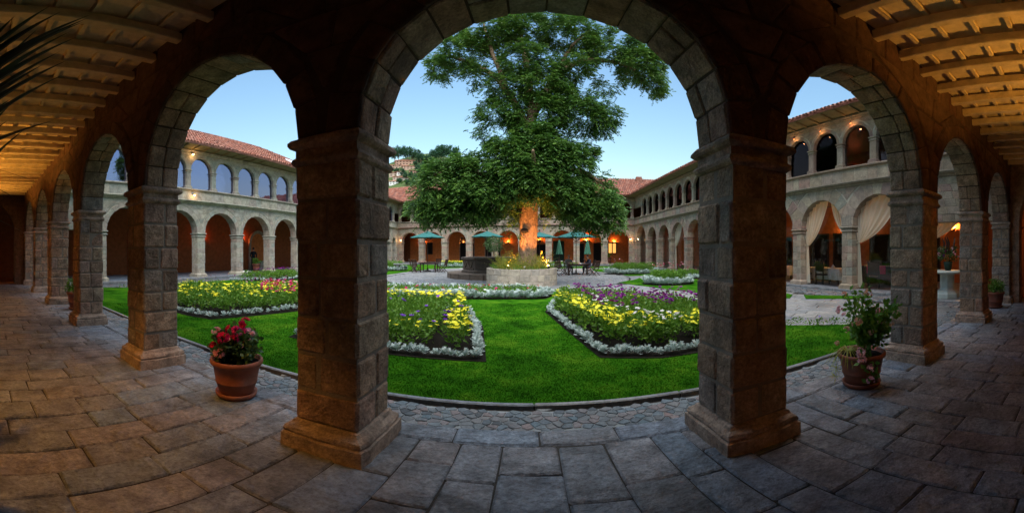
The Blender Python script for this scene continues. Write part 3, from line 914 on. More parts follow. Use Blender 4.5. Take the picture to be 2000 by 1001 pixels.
# flagged walk under the arcade: courses run from the wall to the arches
walk = structure(MB().box(-18.2, 15.7, -4.2, 2.92, -.15, -.018).build('walkway', M['joint']))
fl = []
x = -18.0
while x < 13.2:
    wd = rnd.uniform(.27, .42); y = 2.63 + rnd.uniform(-.02, .02)
    while y > -2.6:
        ln = rnd.uniform(.34, .86); g = .003 + rnd.random() * .004
        tz = rnd.uniform(-.006, .006)
        q = hexa(x + g, x + wd - g, y - ln + g, y - g, -.1, 0, .007)
        q = [(a, b, c + (tz + rnd.uniform(-.003, .003) if k >= 4 else 0)) for k, (a, b, c) in enumerate(q)]
        fl.append(q); y -= ln
    x += wd
stones(fl, 'paving_slab', M['slab'], I4, walk, 300, .014)
fl = []; x = -18.0
while x < 12:
    wd = rnd.uniform(.42, .85)
    fl.append(hexa(x + .006, x + wd - .006, 2.645, 2.905, -.1, .004, .007)); x += wd
stones(fl, 'edge_stone', M['slab'], I4, walk, 300, .02)

def clip_cell(poly, px, py, qx, qy):
    mx, my = (px + qx) / 2, (py + qy) / 2; dx, dy = qx - px, qy - py
    out = []
    for i in range(len(poly)):
        a, b = poly[i], poly[(i + 1) % len(poly)]
        da = (a[0] - mx) * dx + (a[1] - my) * dy; db = (b[0] - mx) * dx + (b[1] - my) * dy
        if da <= 0: out.append(a)
        if da * db < 0:
            t = da / (da - db); out.append((a[0] + (b[0] - a[0]) * t, a[1] + (b[1] - a[1]) * t))
    return out

def cobbles(inside, x0, x1, y0, y1, cell, z, gap, jit=.42, sx=1.0):
    "irregular polygon stones on a jittered grid; returns (outline, centre)"
    cx, cy = cell * sx, cell
    nx, ny = int((x1 - x0) / cx) + 2, int((y1 - y0) / cy) + 2
    pts = {}
    for i in range(-1, nx + 1):
        for j in range(-1, ny + 1):
            pts[i, j] = (x0 + (i + .5 + (.5 if j % 2 else 0) + rnd.uniform(-jit, jit)) * cx, y0 + (j + .5 + rnd.uniform(-jit, jit)) * cy)
    out = []
    for (i, j), (px, py) in pts.items():
        if not inside(px, py) or i < 0 or j < 0: continue
        poly = [(px - 1.3 * cx, py - 1.3 * cy), (px + 1.3 * cx, py - 1.3 * cy), (px + 1.3 * cx, py + 1.3 * cy), (px - 1.3 * cx, py + 1.3 * cy)]
        for di in (-2, -1, 0, 1, 2):
            for dj in (-2, -1, 0, 1, 2):
                if (di or dj) and (i + di, j + dj) in pts:
                    poly = clip_cell(poly, px, py, *pts[i + di, j + dj])
                    if len(poly) < 3: break
            if len(poly) < 3: break
        if len(poly) < 3: continue
        mx = sum(p[0] for p in poly) / len(poly); my = sum(p[1] for p in poly) / len(poly)
        rad = sum(math.hypot(p[0] - mx, p[1] - my) for p in poly) / len(poly)
        s = max(.3, 1 - gap / max(rad, .02))
        out.append(([(mx + (p[0] - mx) * s, my + (p[1] - my) * s) for p in poly], (mx, my)))
    return out

def cobble_mesh(poly, c, z, h, dome=.25):
    n = len(poly); dz = rnd.uniform(-.25, .25) * h * .5
    v = [(x, y, z - h) for x, y in poly] + [(x, y, z - h * .16 + dz) for x, y in poly] + [(c[0] + (x - c[0]) * .88, c[1] + (y - c[1]) * .88, z + dz) for x, y in poly]
    f = []
    for i in range(n):
        k = (i + 1) % n
        f += [(i, k, n + k, n + i), (n + i, n + k, 2 * n + k, 2 * n + i)]
    f.append(tuple(2 * n + i for i in range(n)))
    return v, f

def lay_cobbles(cells, z, h, name, mat, parent, maxn):
    cells = sorted(cells, key=lambda q: math.hypot(*q[1]))
    b = MB()
    for i, (poly, c) in enumerate(cells):
        v, f = cobble_mesh(poly, c, z, h)
        if i < maxn: part(name, v, f, mat, parent)
        else: b.add(v, f, rnd.random())
    if b.v:
        o = b.build(name + '_bed', mat, parent); o['kind'] = 'stuff'

strip = structure(MB().box(-15.8, 11.2, 2.921, 3.375, -.15, -.030).build('cobbled_gutter', M['grout']))
cc = cobbles(lambda x, y: 2.93 < y < 3.37, -9.5, 9.5, 2.90, 3.42, .082, -.02, .006, .36, 1.3)
lay_cobbles([q for q in cc if abs(q[1][0]) < 9.4], -.018, .03, 'cobblestone', M['cobble'], strip, 300)
# kerb of the lawn with its dark drain in front
structure(MB().box(-15.2, 6.95, 3.385, 3.49, -.158, -.13).build('drain', M['dark']))
kb = []; x = -15.2
kerb = structure(MB().box(-15.2, 6.95, 3.505, 3.555, -.15, -.03).build('kerb', M['joint']))
while x < 6.9:
    x2 = min(x + rnd.uniform(.9, 1.6), 6.95)
    kb.append(hexa(x + .004, x2 - .004, 3.495, 3.562, -.14, -.008, .004)); x = x2
stones(kb, 'kerb_stone', M['court'], I4, kerb, 300, .012)

def inside_poly(poly):
    def f(x, y):
        r = False; n = len(poly)
        for i in range(n):
            x0, y0 = poly[i]; x1, y1 = poly[i - 1]
            if (y0 > y) != (y1 > y) and x < (x1 - x0) * (y - y0) / (y1 - y0) + x0: r = not r
        return r
    return f

def sheet(name, poly, z0, z1, mat, parent=None):
    n = len(poly)
    v = [(x, y, z0) for x, y in poly] + [(x, y, z1) for x, y in poly]
    f = [tuple(range(n, 2 * n))] + [(i, (i + 1) % n, n + (i + 1) % n, n + i) for i in range(n)]
    return part(name, v, f, mat, parent)

CX, CY, CR = -1.4, 21.9, 7.5          # the paved round at the middle of the court
def arc_pts(a0, a1, n, r=CR):
    return [(CX + r * math.sin(R(a0 + (a1 - a0) * k / n)), CY + r * math.cos(R(a0 + (a1 - a0) * k / n))) for k in range(n + 1)]
LAWN = [(-15.2, 3.57), (6.95, 3.57), (6.8, 4.2), (5.2, 5.7), (4.95, 8.6), (3.6, 10.6), (1.5, 13.1)] + arc_pts(163, 236, 12, CR + .25)[0:] + [(-9.7, 12.3), (-12.7, 8.2), (-14.6, 6.0)]
lawn_polys = [LAWN,
              [(4.6, 17.6), (6.4, 12.3), (8.3, 9.0), (9.0, 9.6), (10.0, 14), (10.0, 20.5), (6.6, 20.2), (6.0, 19.2)],
              [(6.4, 22.0), (10.0, 22.0), (10.0, 30.5), (5.6, 31.0), (5.2, 27.5), (6.3, 24.8)],
              [(-14.6, 8.2), (-13.3, 8.7), (-11.2, 14.0), (-10.2, 15.6), (-9.6, 18.4), (-14.6, 18.4), (-15.0, 9.4)],
              [(-14.8, 20), (-9.6, 20), (-9.4, 25), (-8.8, 30), (-6, 33.5), (-6, 38), (-14.8, 39.2)],
              [(-4.5, 32.5), (5.0, 32.5), (9.8, 32.5), (9.8, 35.6), (-4.5, 37.6)],
              [(8.6, 8.5), (10.2, 6.9), (10.6, 7.1), (9.3, 9.3)]]
court = structure(part('courtyard_paving', [(-16.9, 3.4, -.075), (12, 3.4, -.075), (12, 39, -.075), (-16.9, 43, -.075)], [(0, 1, 2, 3)], M['joint']))
lawn = None
for i, pl in enumerate(lawn_polys):
    o = sheet('lawn', pl, -.12, -.028, M['lawn'])
    structure(o)
    lawn = lawn or o
lawn_in = [inside_poly(p) for p in lawn_polys]
on_lawn = lambda x, y: any(f(x, y) for f in lawn_in)
in_round = lambda x, y: math.hypot(x - CX, y - CY) < CR
# paving of the diagonal paths: rectangular slabs; the round: small setts
pv = []
ang = R(-58)
ca, sa = math.cos(ang), math.sin(ang)
u = -40
while u < 40:
    wd = rnd.uniform(.42, .6); t = -40 + rnd.random()
    while t < 40:
        ln = rnd.uniform(.6, 1.15)
        cx_, cy_ = ca * (t + ln / 2) - sa * (u + wd / 2), sa * (t + ln / 2) + ca * (u + wd / 2)
        okk = -16 < cx_ < 11 and 3.7 < cy_ < 36 and math.hypot(cx_, cy_) < 34
        if okk:
            cor = [(ca * tt - sa * uu, sa * tt + ca * uu) for uu in (u + .008, u + wd - .008) for tt in (t + .008, t + ln - .008)]
            okk = any(not on_lawn(*c) for c in cor) and not in_round(cx_, cy_) and not (cx_ > 9.6 or cx_ < -15)
        if okk:
            h = rnd.uniform(-.004, .004)
            pv.append([(x, y, z + (h if z > -.06 else 0)) for z in (-.1, -.052) for x, y in cor])
        t += ln
    u += wd
stones(pv, 'paving_slab', M['court'], I4, court, 300, .01)
b = MB()
for poly, c in cobbles(in_round, CX - CR, CX + CR, CY - CR, CY + CR, .26, 0, .02, .3, 1.3):
    b.add(*cobble_mesh(poly, c, -.046, .04), rnd.random())
o = b.build('sett_paving', M['court'], court); o['kind'] = 'stuff'
b = MB()
for poly, c in cobbles(lambda x, y: True, 9.75, 11.2, 3.5, 36.5, .2, 0, .018, .34, 1.3) + cobbles(lambda x, y: True, -16.1, -15.0, 3.5, 40.5, .2, 0, .018, .34, 1.3):
    b.add(*cobble_mesh(poly, c, -.05, .04), rnd.random())
o = b.build('cobble_margin', M['cobble'], court); o['kind'] = 'stuff'
# dark channel ring round the paved circle
b = MB(); n = 64
for k in range(n):
    p = [(CX + r * math.sin(2 * math.pi * a / n), CY + r * math.cos(2 * math.pi * a / n), -.04) for r, a in ((CR + .02, k), (CR + .12, k), (CR + .12, k + 1), (CR + .02, k + 1))]
    b.add(p, [(0, 1, 2, 3)])
b.build('drain_ring', M['dark'], court)

# grass blades on the near lawn
BED_L = [(-2.55, 5.0), (-.62, 5.02), (-.98, 7.4), (-1.62, 9.6), (-5.2, 9.9), (-4.6, 7.2), (-4.2, 5.1)]
BED_R = [(1.06, 5.16), (1.95, 4.88), (2.9, 4.92), (4.1, 5.4), (4.65, 7.0), (4.35, 8.8), (2.6, 10.6), (.85, 11.6), (.42, 9.4)]
BED_B = [(-6.2, 10.5), (-4.7, 11.15), (-2.0, 11.7), (.55, 11.95), (.95, 12.9), (.2, 13.7), (-2.6, 14.0), (-5.4, 13.5), (-7.2, 12.3)]
BED_LL = [(-7.3, 4.95), (-6.6, 5.1), (-5.9, 7.3), (-5.6, 8.6), (-8.4, 10.9), (-11.7, 7.7), (-10.4, 5.6), (-8.6, 4.9)]
BED_FL = [(-14.3, 12.3), (-12.5, 14.4), (-12.4, 16.6), (-14.4, 17.6)]
beds_in = [inside_poly(p) for p in (BED_L, BED_R, BED_B, BED_LL)]
def grass(n, rmax):
    P = []
    lin = lawn_in[0]
    while len(P) < n:
        k = 20000
        th = nr.uniform(-1.25, 1.1, k); rr = 3.6 * (rmax / 3.6) ** nr.random(k)
        for x, y in zip(rr * np.sin(th), rr * np.cos(th)):
            if y > 3.58 and lin(x, y) and not any(f(x, y) for f in beds_in): P.append((x, y))
    P = np.array(P[:n]); d = np.hypot(P[:, 0], P[:, 1])
    h = nr.uniform(.008, .024, n); wd = .0016 * d ** .8 * nr.uniform(.8, 1.4, n); a = nr.uniform(0, 2 * np.pi, n)
    lx_, ly_ = nr.normal(0, .008, n), nr.normal(0, .008, n)
    V = np.zeros((n, 3, 3))
    V[:, 0] = np.c_[P[:, 0] - wd * np.cos(a), P[:, 1] - wd * np.sin(a), np.full(n, -.03)]
    V[:, 1] = np.c_[P[:, 0] + wd * np.cos(a), P[:, 1] + wd * np.sin(a), np.full(n, -.03)]
    V[:, 2] = np.c_[P[:, 0] + lx_, P[:, 1] + ly_, -.03 + h]
    t = np.repeat(nr.uniform(-.25, .6, n), 3)
    o = obj('grass', np_mesh('grass', V, np.arange(3 * n).reshape(-1, 3), M['lawn'], t))
    tag(o, 'short mown green grass blades of the lawn in front of the arcade', 'grass', kind='stuff')
grass(90000, 11)

# ------------------------------------------------------------------ leaves and flowers
def diamonds(O, D, S, L, Wd, fold=.15):
    "leaf-shaped quads: origin, direction, side vector, length, width (arrays)"
    n = len(O); U = np.cross(D, S)
    V = np.zeros((n, 4, 3))
    V[:, 0] = O
    mid = O + D * (L * .45)[:, None] - U * (L * fold * .3)[:, None]
    V[:, 1] = mid + S * Wd[:, None]
    V[:, 2] = O + D * L[:, None]
    V[:, 3] = mid - S * Wd[:, None]
    return V

def norm(a):
    return a / np.maximum(np.linalg.norm(a, axis=1, keepdims=True), 1e-6)

def leaf_cloud(name, C, spread, n_per, L, wr, mat, parent=None, updown=0.2, z_squash=1.0):
    "C: cluster centres (k,3); n_per leaves thrown round each"
    k = len(C); n = k * n_per
    off = nr.normal(0, 1, (n, 3)); off = norm(off) * (spread * nr.random(n) ** .5)[:, None]; off[:, 2] *= z_squash
    O = np.repeat(C, n_per, axis=0) + off
    D = norm(off + nr.normal(0, .5, (n, 3)) * spread + np.array([0, 0, updown * spread]))
    S = norm(np.cross(D, nr.normal(0, 1, (n, 3))))
    Ln = L * nr.uniform(.6, 1.3, n)
    V = diamonds(O, D, S, Ln, Ln * wr)
    t = np.repeat(np.clip(nr.random(n) * .6 + np.repeat(nr.random(k), n_per) * .4, 0, .99), 4)
    return V.reshape(-1, 3), t

def cloud_obj(name, parts_, mat, parent=None):
    V = np.concatenate([p[0] for p in parts_]); t = np.concatenate([p[1] for p in parts_])
    return obj(name, np_mesh(name, V, np.arange(len(V)).reshape(-1, 4), mat, t), parent)

def silver_mesh(seed):
    r = np.random.default_rng(seed)
    b = MB()
    for k in range(26):
        a = r.uniform(0, 2 * np.pi); el = r.uniform(.15, 1.35); L = r.uniform(.09, .15)
        o = np.array([math.cos(a) * .02, math.sin(a) * .02, r.uniform(.0, .10)])
        d = np.array([math.cos(a) * math.cos(el), math.sin(a) * math.cos(el), math.sin(el)])
        s = np.cross(d, [0, 0, 1.0]); s /= np.linalg.norm(s)
        b.add([o, o + d * L * .5 + s * .014, o + d * L, o + d * L * .5 - s * .014], [(0, 1, 2, 3)], r.random())
        for q in (-1, 1):
            for f in (.4, .65):
                p = o + d * L * f; e = d * .6 + s * q * .8; e /= np.linalg.norm(e)
                b.add([p, p + e * .022 + d * .01, p + e * .05, p + e * .022 - d * .01], [(0, 1, 2, 3)], r.random())
    return mesh_from('silver_plant', b.v, b.f, M['silver'], tint=[t * .8 for t in b.t])
SILVER = [silver_mesh(s) for s in (1, 2, 3)]

def daisy_mesh(name, mat, rad, petals=9, cup=.25, stalk=.16, rows=1):
    b = MB()
    for q in range(rows):
        rr = rad * (1 - .3 * q)
        for k in range(petals):
            a = 2 * math.pi * (k + .5 * q) / petals; w_ = math.pi / petals * 1.1
            b.add([(0, 0, .004 * q), (rr * .6 * math.cos(a - w_), rr * .6 * math.sin(a - w_), rr * cup * .4 + .006 * q), (rr * math.cos(a), rr * math.sin(a), rr * cup * (1 + q)), (rr * .6 * math.cos(a + w_), rr * .6 * math.sin(a + w_), rr * cup * .4 + .006 * q)], [(0, 1, 2, 3)])
    me = mesh_from(name, b.v, b.f, mat)
    me.materials.append(M['foliage'])
    return me
FLOWER = {'yellow_flower': [daisy_mesh('yellow_flower', M['yellow'], r, 8, .3) for r in (.046, .056)],
          'purple_flower': [daisy_mesh('purple_flower', M['purple'], r, 5, .5, rows=3) for r in (.044, .054)],
          'violet_flower': [daisy_mesh('violet_flower', M['violet'], r, 5, .4, rows=2) for r in (.05, .06)],
          'white_flower': [daisy_mesh('white_flower', M['white_petal'], r, 6, .4, rows=2) for r in (.045, .055)],
          'red_flower': [daisy_mesh('red_flower', M['crimson'], r, 5, .5, rows=3) for r in (.045, .055)],
          'pink_flower': [daisy_mesh('pink_flower', M['pink'], r, 6, .6, rows=3) for r in (.04, .05)],
          'peach_flower': [daisy_mesh('peach_flower', M['peach'], r, 6, .6, rows=3) for r in (.04, .05)]}

def poly_walk(poly, step, closed=True):
    out = []
    n = len(poly); carry = 0
    for i in range(n if closed else n - 1):
        a, b_ = poly[i], poly[(i + 1) % n]; L = math.hypot(b_[0] - a[0], b_[1] - a[1]); s = carry
        while s < L:
            out.append((a[0] + (b_[0] - a[0]) * s / L, a[1] + (b_[1] - a[1]) * s / L)); s += step
        carry = s - L
    return out

def shrink(poly, d):
    cx_ = sum(p[0] for p in poly) / len(poly); cy_ = sum(p[1] for p in poly) / len(poly)
    out = []
    for x, y in poly:
        L = math.hypot(x - cx_, y - cy_); out.append((x + (cx_ - x) * d / L, y + (cy_ - y) * d / L))
    return out

def put_flower(kind, x, y, z, parent, s=1.0):
    o = obj(kind, rnd.choice(FLOWER[kind]), parent, (x, y, z), (rnd.uniform(-.5, .1), rnd.uniform(-.35, .35), rnd.uniform(0, 6.28)), rnd.uniform(.8, 1.25) * s)
    return o

def scatter(poly, n, region=None, cluster=0):
    f = inside_poly(poly); xs = [p[0] for p in poly]; ys = [p[1] for p in poly]; out = []
    tries = 0
    while len(out) < n and tries < n * 60:
        tries += 1
        x, y = rnd.uniform(min(xs), max(xs)), rnd.uniform(min(ys), max(ys))
        if f(x, y) and (region is None or region(x, y)):
            out.append((x, y))
            if cluster:
                for _ in range(rnd.randint(0, cluster)):
                    out.append((x + rnd.uniform(-.09, .09), y + rnd.uniform(-.09, .09)))
    return out[:n] if cluster == 0 else out

def bed(name, label, poly, flowers, height, step=.11, leaf_n=900, leaf_region=None, silver_scale=.72, group=None):
    b = thing(name, label, 'flower bed', (0, 0, 0), 0, group)
    soil = sheet('soil', poly, -.12, -.018, M['soil'], b)
    for x, y in poly_walk(shrink(poly, .16), step):
        obj('silver_plant', rnd.choice(SILVER), b, (x + rnd.uniform(-.03, .03), y + rnd.uniform(-.03, .03), .01), (0, 0, rnd.uniform(0, 6.28)), silver_scale * rnd.uniform(.75, 1.25))
    inner = shrink(poly, .38)
    pts = scatter(inner, leaf_n, leaf_region)
    C = np.array([(x, y, height * rnd.uniform(.35, .95)) for x, y in pts])
    d = np.hypot(C[:, 0], C[:, 1])
    clouds = [leaf_cloud('f', C, .13, 16, .07 if height < .4 else .08, .28, None, updown=.6)]
    fo = cloud_obj('foliage', clouds, M['foliage'], b); fo['kind'] = 'stuff'
    allf = {}
    for kind, n, region, dz, cl in flowers:
        for x, y in scatter(inner, n, region, cl):
            allf.setdefault(kind, []).append((math.hypot(x, y), x, y, height * rnd.uniform(.95, 1.2) + dz))
    for kind, L_ in allf.items():
        L_.sort(); rest = MB()
        for i, (_, x, y, z) in enumerate(L_):
            if i < 300: put_flower(kind, x, y, z, b)
            else:
                me = rnd.choice(FLOWER[kind]); q = Matrix.Rotation(rnd.uniform(-.5, .1), 3, 'X') @ Matrix.Rotation(rnd.uniform(0, 6.28), 3, 'Z') * rnd.uniform(.8, 1.25)
                rest.add([q @ v_.co + Vector((x, y, z)) for v_ in me.vertices], [tuple(f_.vertices) for f_ in me.polygons], rnd.random() * .9 + .05)
        if rest.v: rest.build(kind.replace('flower', 'flowers'), FLOWER[kind][0].materials[0], b)['kind'] = 'stuff'
    return b

bed('flower_bed', 'wedge shaped bed of yellow daisies round a few violet petunias and bare dark soil', BED_L,
    [('yellow_flower', 80, lambda x, y: y < 6.2 and x < -1.1, -.06, 3), ('yellow_flower', 130, lambda x, y: x > -1.27 - (y - 5) * .16 and y < 9, 0, 2), ('yellow_flower', 150, lambda x, y: y > 8.4, .08, 2), ('violet_flower', 44, lambda x, y: y < 8.4 and x < -1.3, .03, 0)],
    .40, leaf_n=900, leaf_region=lambda x, y: not (x > -1.55 - (y - 5) * .15 and x < -1.22 - (y - 5) * .16 and y < 8.3) and not (x > -.98 - (y - 5) * .14))
bed('flower_bed', 'broad bed of yellow daisies before massed purple blooms and a drift of white', BED_R,
    [('yellow_flower', 150, lambda x, y: y < 6.3, -.05, 2), ('yellow_flower', 200, lambda x, y: x < 1.25 + (9 - y) * .2 and y > 5.8, 0, 2), ('yellow_flower', 10, lambda x, y: y > 8.2, .04, 1), ('white_flower', 40, lambda x, y: abs(x - 2.0 + (y - 6.6) * .3) < .22 and y < 9.2, .03, 1), ('purple_flower', 290, lambda x, y: y > 6.5 and x > 1.35, .12, 2)],
    .44, leaf_n=1350)
bed('flower_bed', 'low crescent bed of thick silver leaved plants and dark red flowers before the round planter', BED_B,
    [('red_flower', 60, lambda x, y: True, .0, 2), ('white_flower', 10, None, 0, 0)], .26, step=.10, leaf_n=420, silver_scale=1.45)
bed('flower_bed', 'bed of yellow daisies backed by crimson and pink blooms behind the pot of geraniums', BED_LL,
    [('yellow_flower', 420, lambda x, y: True, 0, 2), ('red_flower', 130, lambda x, y: x + 7.8 > -(y - 8.6) * .9 - .5 and y > 7.2, .06, 1), ('pink_flower', 18, lambda x, y: y > 8.6, .08, 0), ('purple_flower', 8, lambda x, y: y > 8.2, .2, 0)],
    .42, leaf_n=1200, step=.16)
bed('flower_bed', 'far bed of magenta blooms edged in silver beside the pale wing', BED_FL,
    [('purple_flower', 80, lambda x, y: y > 13.8, .12, 2), ('white_flower', 6, lambda x, y: y < 13.6, 0, 0)], .42, leaf_n=330, step=.2)
def oval(cx_, cy_, a, b_, n=18, rot=0):
    return [(cx_ + a * math.cos(2 * math.pi * k / n) * math.cos(rot) - b_ * math.sin(2 * math.pi * k / n) * math.sin(rot), cy_ + a * math.cos(2 * math.pi * k / n) * math.sin(rot) + b_ * math.sin(2 * math.pi * k / n) * math.cos(rot)) for k in range(n)]
bed('flower_bed', 'oval bed of dusky rose bushes ringed in silver plants on a small lawn', oval(6.85, 16.3, 1.35, 1.15), [('pink_flower', 12, None, .3, 0), ('red_flower', 10, None, .25, 0)], .62, leaf_n=300, step=.13, silver_scale=1.7)
bed('flower_bed', 'long shrub bed with silver plants at its foot past the oval rose bed', oval(7.4, 24.3, 2.1, 1.2), [('pink_flower', 8, None, .2, 0)], .7, leaf_n=360, step=.16, silver_scale=1.8)
bed('flower_bed', 'small bright yellow bed against the facing wing past the stone well', oval(-7.6, 34.2, 1.6, .8), [('yellow_flower', 200, None, 0, 1)], .5, leaf_n=120, step=.2, silver_scale=1.8)
bed('flower_bed', 'green shrub bed with a silver edge behind the stone bench', oval(-12.0, 27.0, 2.2, 1.1), [('pink_flower', 8, None, .2, 0)], .75, leaf_n=300, step=.2, silver_scale=1.6)
bed('flower_bed', 'white and green bed in front of the green door of the facing wing', oval(2.6, 34.2, 2.6, .7), [('white_flower', 50, None, .05, 1), ('yellow_flower', 20, None, 0, 0)], .45, leaf_n=200, step=.2, silver_scale=1.6)
bed('flower_bed', 'low green bed of small white flowers under the dining arches near the marble table', oval(10.0, 18.0, .7, 3.2), [('red_flower', 12, None, .1, 0), ('white_flower', 10, None, .0, 0)], .4, leaf_n=200, step=.3, silver_scale=1.2)
# ragged planting along the path edge of the near lawn
for seg, lab in ((((5.2, 5.75), (6.75, 4.3)), 'thin row of small violet flowers along the lawn edge beside the flagged path'), (((-14.5, 6.1), (-12.8, 8.1)), 'thin row of green seedlings along the lawn edge by the pale wing')):
    t = thing('border_planting', lab, 'plants')
    (x0, y0), (x1, y1) = seg
    C = np.array([(x0 + (x1 - x0) * s + rnd.uniform(-.05, .05), y0 + (y1 - y0) * s + rnd.uniform(-.05, .05), rnd.uniform(0, .1)) for s in np.linspace(0, 1, 40)])
    fo = cloud_obj('foliage', [leaf_cloud('f', C, .07, 12, .05, .3, None, .8)], M['foliage'], t); fo['kind'] = 'stuff'
    for s in np.linspace(.05, .95, 7): put_flower('violet_flower', x0 + (x1 - x0) * s, y0 + (y1 - y0) * s, rnd.uniform(.08, .16), t, .5)

# ------------------------------------------------------------------ the great tree
TX, TY = -.13, 17.55
tree = thing('courtyard_tree', 'huge spreading leafy tree with lamplit trunk rising from the round stone planter', 'tree', (TX, TY, .55))
def limb(b, pts, r0, r1, n=9):
    P = [Vector(p) for p in pts]; out = []
    m = 5
    for i in range(len(P) - 1):
        for k in range(m): 
            t = k / m
            p0 = P[max(i - 1, 0)]; p1 = P[i]; p2 = P[i + 1]; p3 = P[min(i + 2, len(P) - 1)]
            out.append(.5 * ((2 * p1) + (p2 - p0) * t + (2 * p0 - 5 * p1 + 4 * p2 - p3) * t * t + (3 * p1 - p0 - 3 * p2 + p3) * t ** 3))
    out.append(P[-1])
    rr = [r0 + (r1 - r0) * i / (len(out) - 1) for i in range(len(out))]
    out = [p + Vector((rnd.gauss(0, .02), rnd.gauss(0, .02), 0)) for p in out]
    b.tube(out, rr, n)
tb = MB()
prof = [(-.02, .62), (.15, .56), (.6, .48), (1.3, .44), (2.2, .43), (3.0, .46), (3.5, .50), (4.2, .42)]
v = []; f = []; n = 20
for i, (z, r) in enumerate(prof):
    for k in range(n):
        a = 2 * math.pi * k / n
        rr = r * (1 + .09 * math.sin(3 * a + z) + .06 * math.sin(5 * a - 2 * z) + rnd.uniform(-.02, .02))
        v.append((rr * math.cos(a) + .03 * z, rr * math.sin(a), z))
for i in range(len(prof) - 1):
    for k in range(n): f.append((i * n + k, i * n + (k + 1) % n, (i + 1) * n + (k + 1) % n, (i + 1) * n + k))
tb.add(v, f)
T0 = (.1, 0, 3.4)
limbs = [([T0, (.2, .2, 5.5), (.25, .1, 8.0), (.1, -.1, 10.5), (-.3, 0, 13.5)], .40, .10),
         ([(.2, .1, 7.0), (-.7, .2, 9.2), (-1.7, .1, 10.8), (-3.6, .2, 12.2), (-4.8, .2, 12.6)], .26, .05),
         ([(-1.0, .15, 9.8), (-1.8, -.2, 12.5), (-2.2, 0, 14.8)], .16, .04),
         ([(.25, .1, 8.2), (1.5, 0, 10.6), (2.8, .1, 11.8), (4.4, 0, 11.9), (5.8, 0, 11.4)], .26, .05),
         ([(1.6, 0, 10.7), (2.2, .5, 12.8), (3.3, .3, 14.4)], .16, .04),
         ([T0, (-1.6, -.3, 4.6), (-3.2, -.3, 5.2), (-4.9, -.2, 5.0)], .28, .05),
         ([T0, (1.4, -.6, 4.8), (2.8, -.6, 5.0), (4.0, -.4, 4.2)], .26, .05),
         ([T0, (.3, -1.3, 5.0), (.3, -2.3, 5.6)], .24, .05), ([T0, (0, 1.5, 5.2), (-.5, 3, 5.5)], .24, .05)]
for p, a, c in limbs: limb(tb, p, a, c)
trunk = tb.build('trunk', M['bark'], tree, True)
MB().ball((-.1, -.46, 2.05), (.2, .1, .13), 10, 8).build('knot_hole', M['dark'], trunk, True)

# crown lobes: centre (x, y, z above the trunk base), radii, number of leaf clusters
def px(x, y, d=17.55):                   # place in the tree's own upright plane, from where it stands in the court
    th = (x - 1033.8) / 682.7; ph = (488.3 - y) / 682.7
    r = d / math.cos(th)
    return (d * math.tan(th) - TX, 0, 1.65 + r * math.tan(ph) - .55)
def lobe(x, y, rx, ry, dep, k=1.0, back=0.0):
    X, _, Z = px(x, y); m = .0258
    return (X, back, Z, rx * m, dep, ry * m, max(4, int(rx * ry / 42 * k)))
LOW = [lobe(*q) for q in ((862, 362, 50, 55, 1.7, 1.2), (824, 400, 34, 32, 1.2), (920, 352, 50, 48, 1.8, 1.1), (938, 386, 52, 42, 1.8, 1.1), (1000, 318, 58, 52, 1.9, 1.2), (1060, 300, 58, 55, 1.9, 1.2), (1040, 268, 45, 26, 1.2, 1.2), (1028, 345, 62, 40, 1.0, 1.2, -1.1), (1065, 375, 40, 22, .8, 1.0, -1.0), (985, 378, 40, 22, .8, 1.0, -1.0), (1108, 335, 50, 50, 1.8, 1.1),
       (1108, 383, 48, 42, 1.7, 1.1), (1165, 392, 40, 50, 1.5, 1.2), (1190, 418, 22, 32, 1.0), (890, 412, 62, 20, 1.3, 1.2), (1140, 418, 45, 18, 1.2), (1000, 375, 130, 55, 1.5, .35, 1.7), (905, 318, 22, 18, .7, 1.2), (1140, 300, 22, 16, .7, 1.2))]
HIGH = [lobe(*q) for q in ((1050, 222, 62, 36, 1.3, 1.2), (968, 222, 36, 30, 1.1, 1.0), (1138, 222, 58, 38, 1.3, 1.1), (1180, 232, 26, 30, .9, 1.2), (955, 262, 18, 18, .7), (1060, 165, 52, 36, 1.3, 1.3), (1012, 118, 50, 36, 1.3, 1.0), (900, 105, 52, 32, 1.2, .9), (858, 130, 24, 34, .9, 1.1),
        (950, 66, 60, 30, 1.3, 1.0), (1020, 55, 50, 28, 1.3, 1.0), (1112, 66, 66, 32, 1.4, 1.1), (1190, 92, 52, 34, 1.3, 1.1), (1250, 130, 46, 46, 1.3, 1.4), (1275, 165, 24, 24, .8, 1.3), (1120, 128, 46, 30, 1.2, .9), (930, 145, 30, 20, .8, .8), (1190, 165, 24, 18, .7, .6), (985, 172, 34, 26, 1.0, .9), (1050, 12, 130, 28, 1.6, .5), (1100, 185, 30, 22, .9, 1.0))]
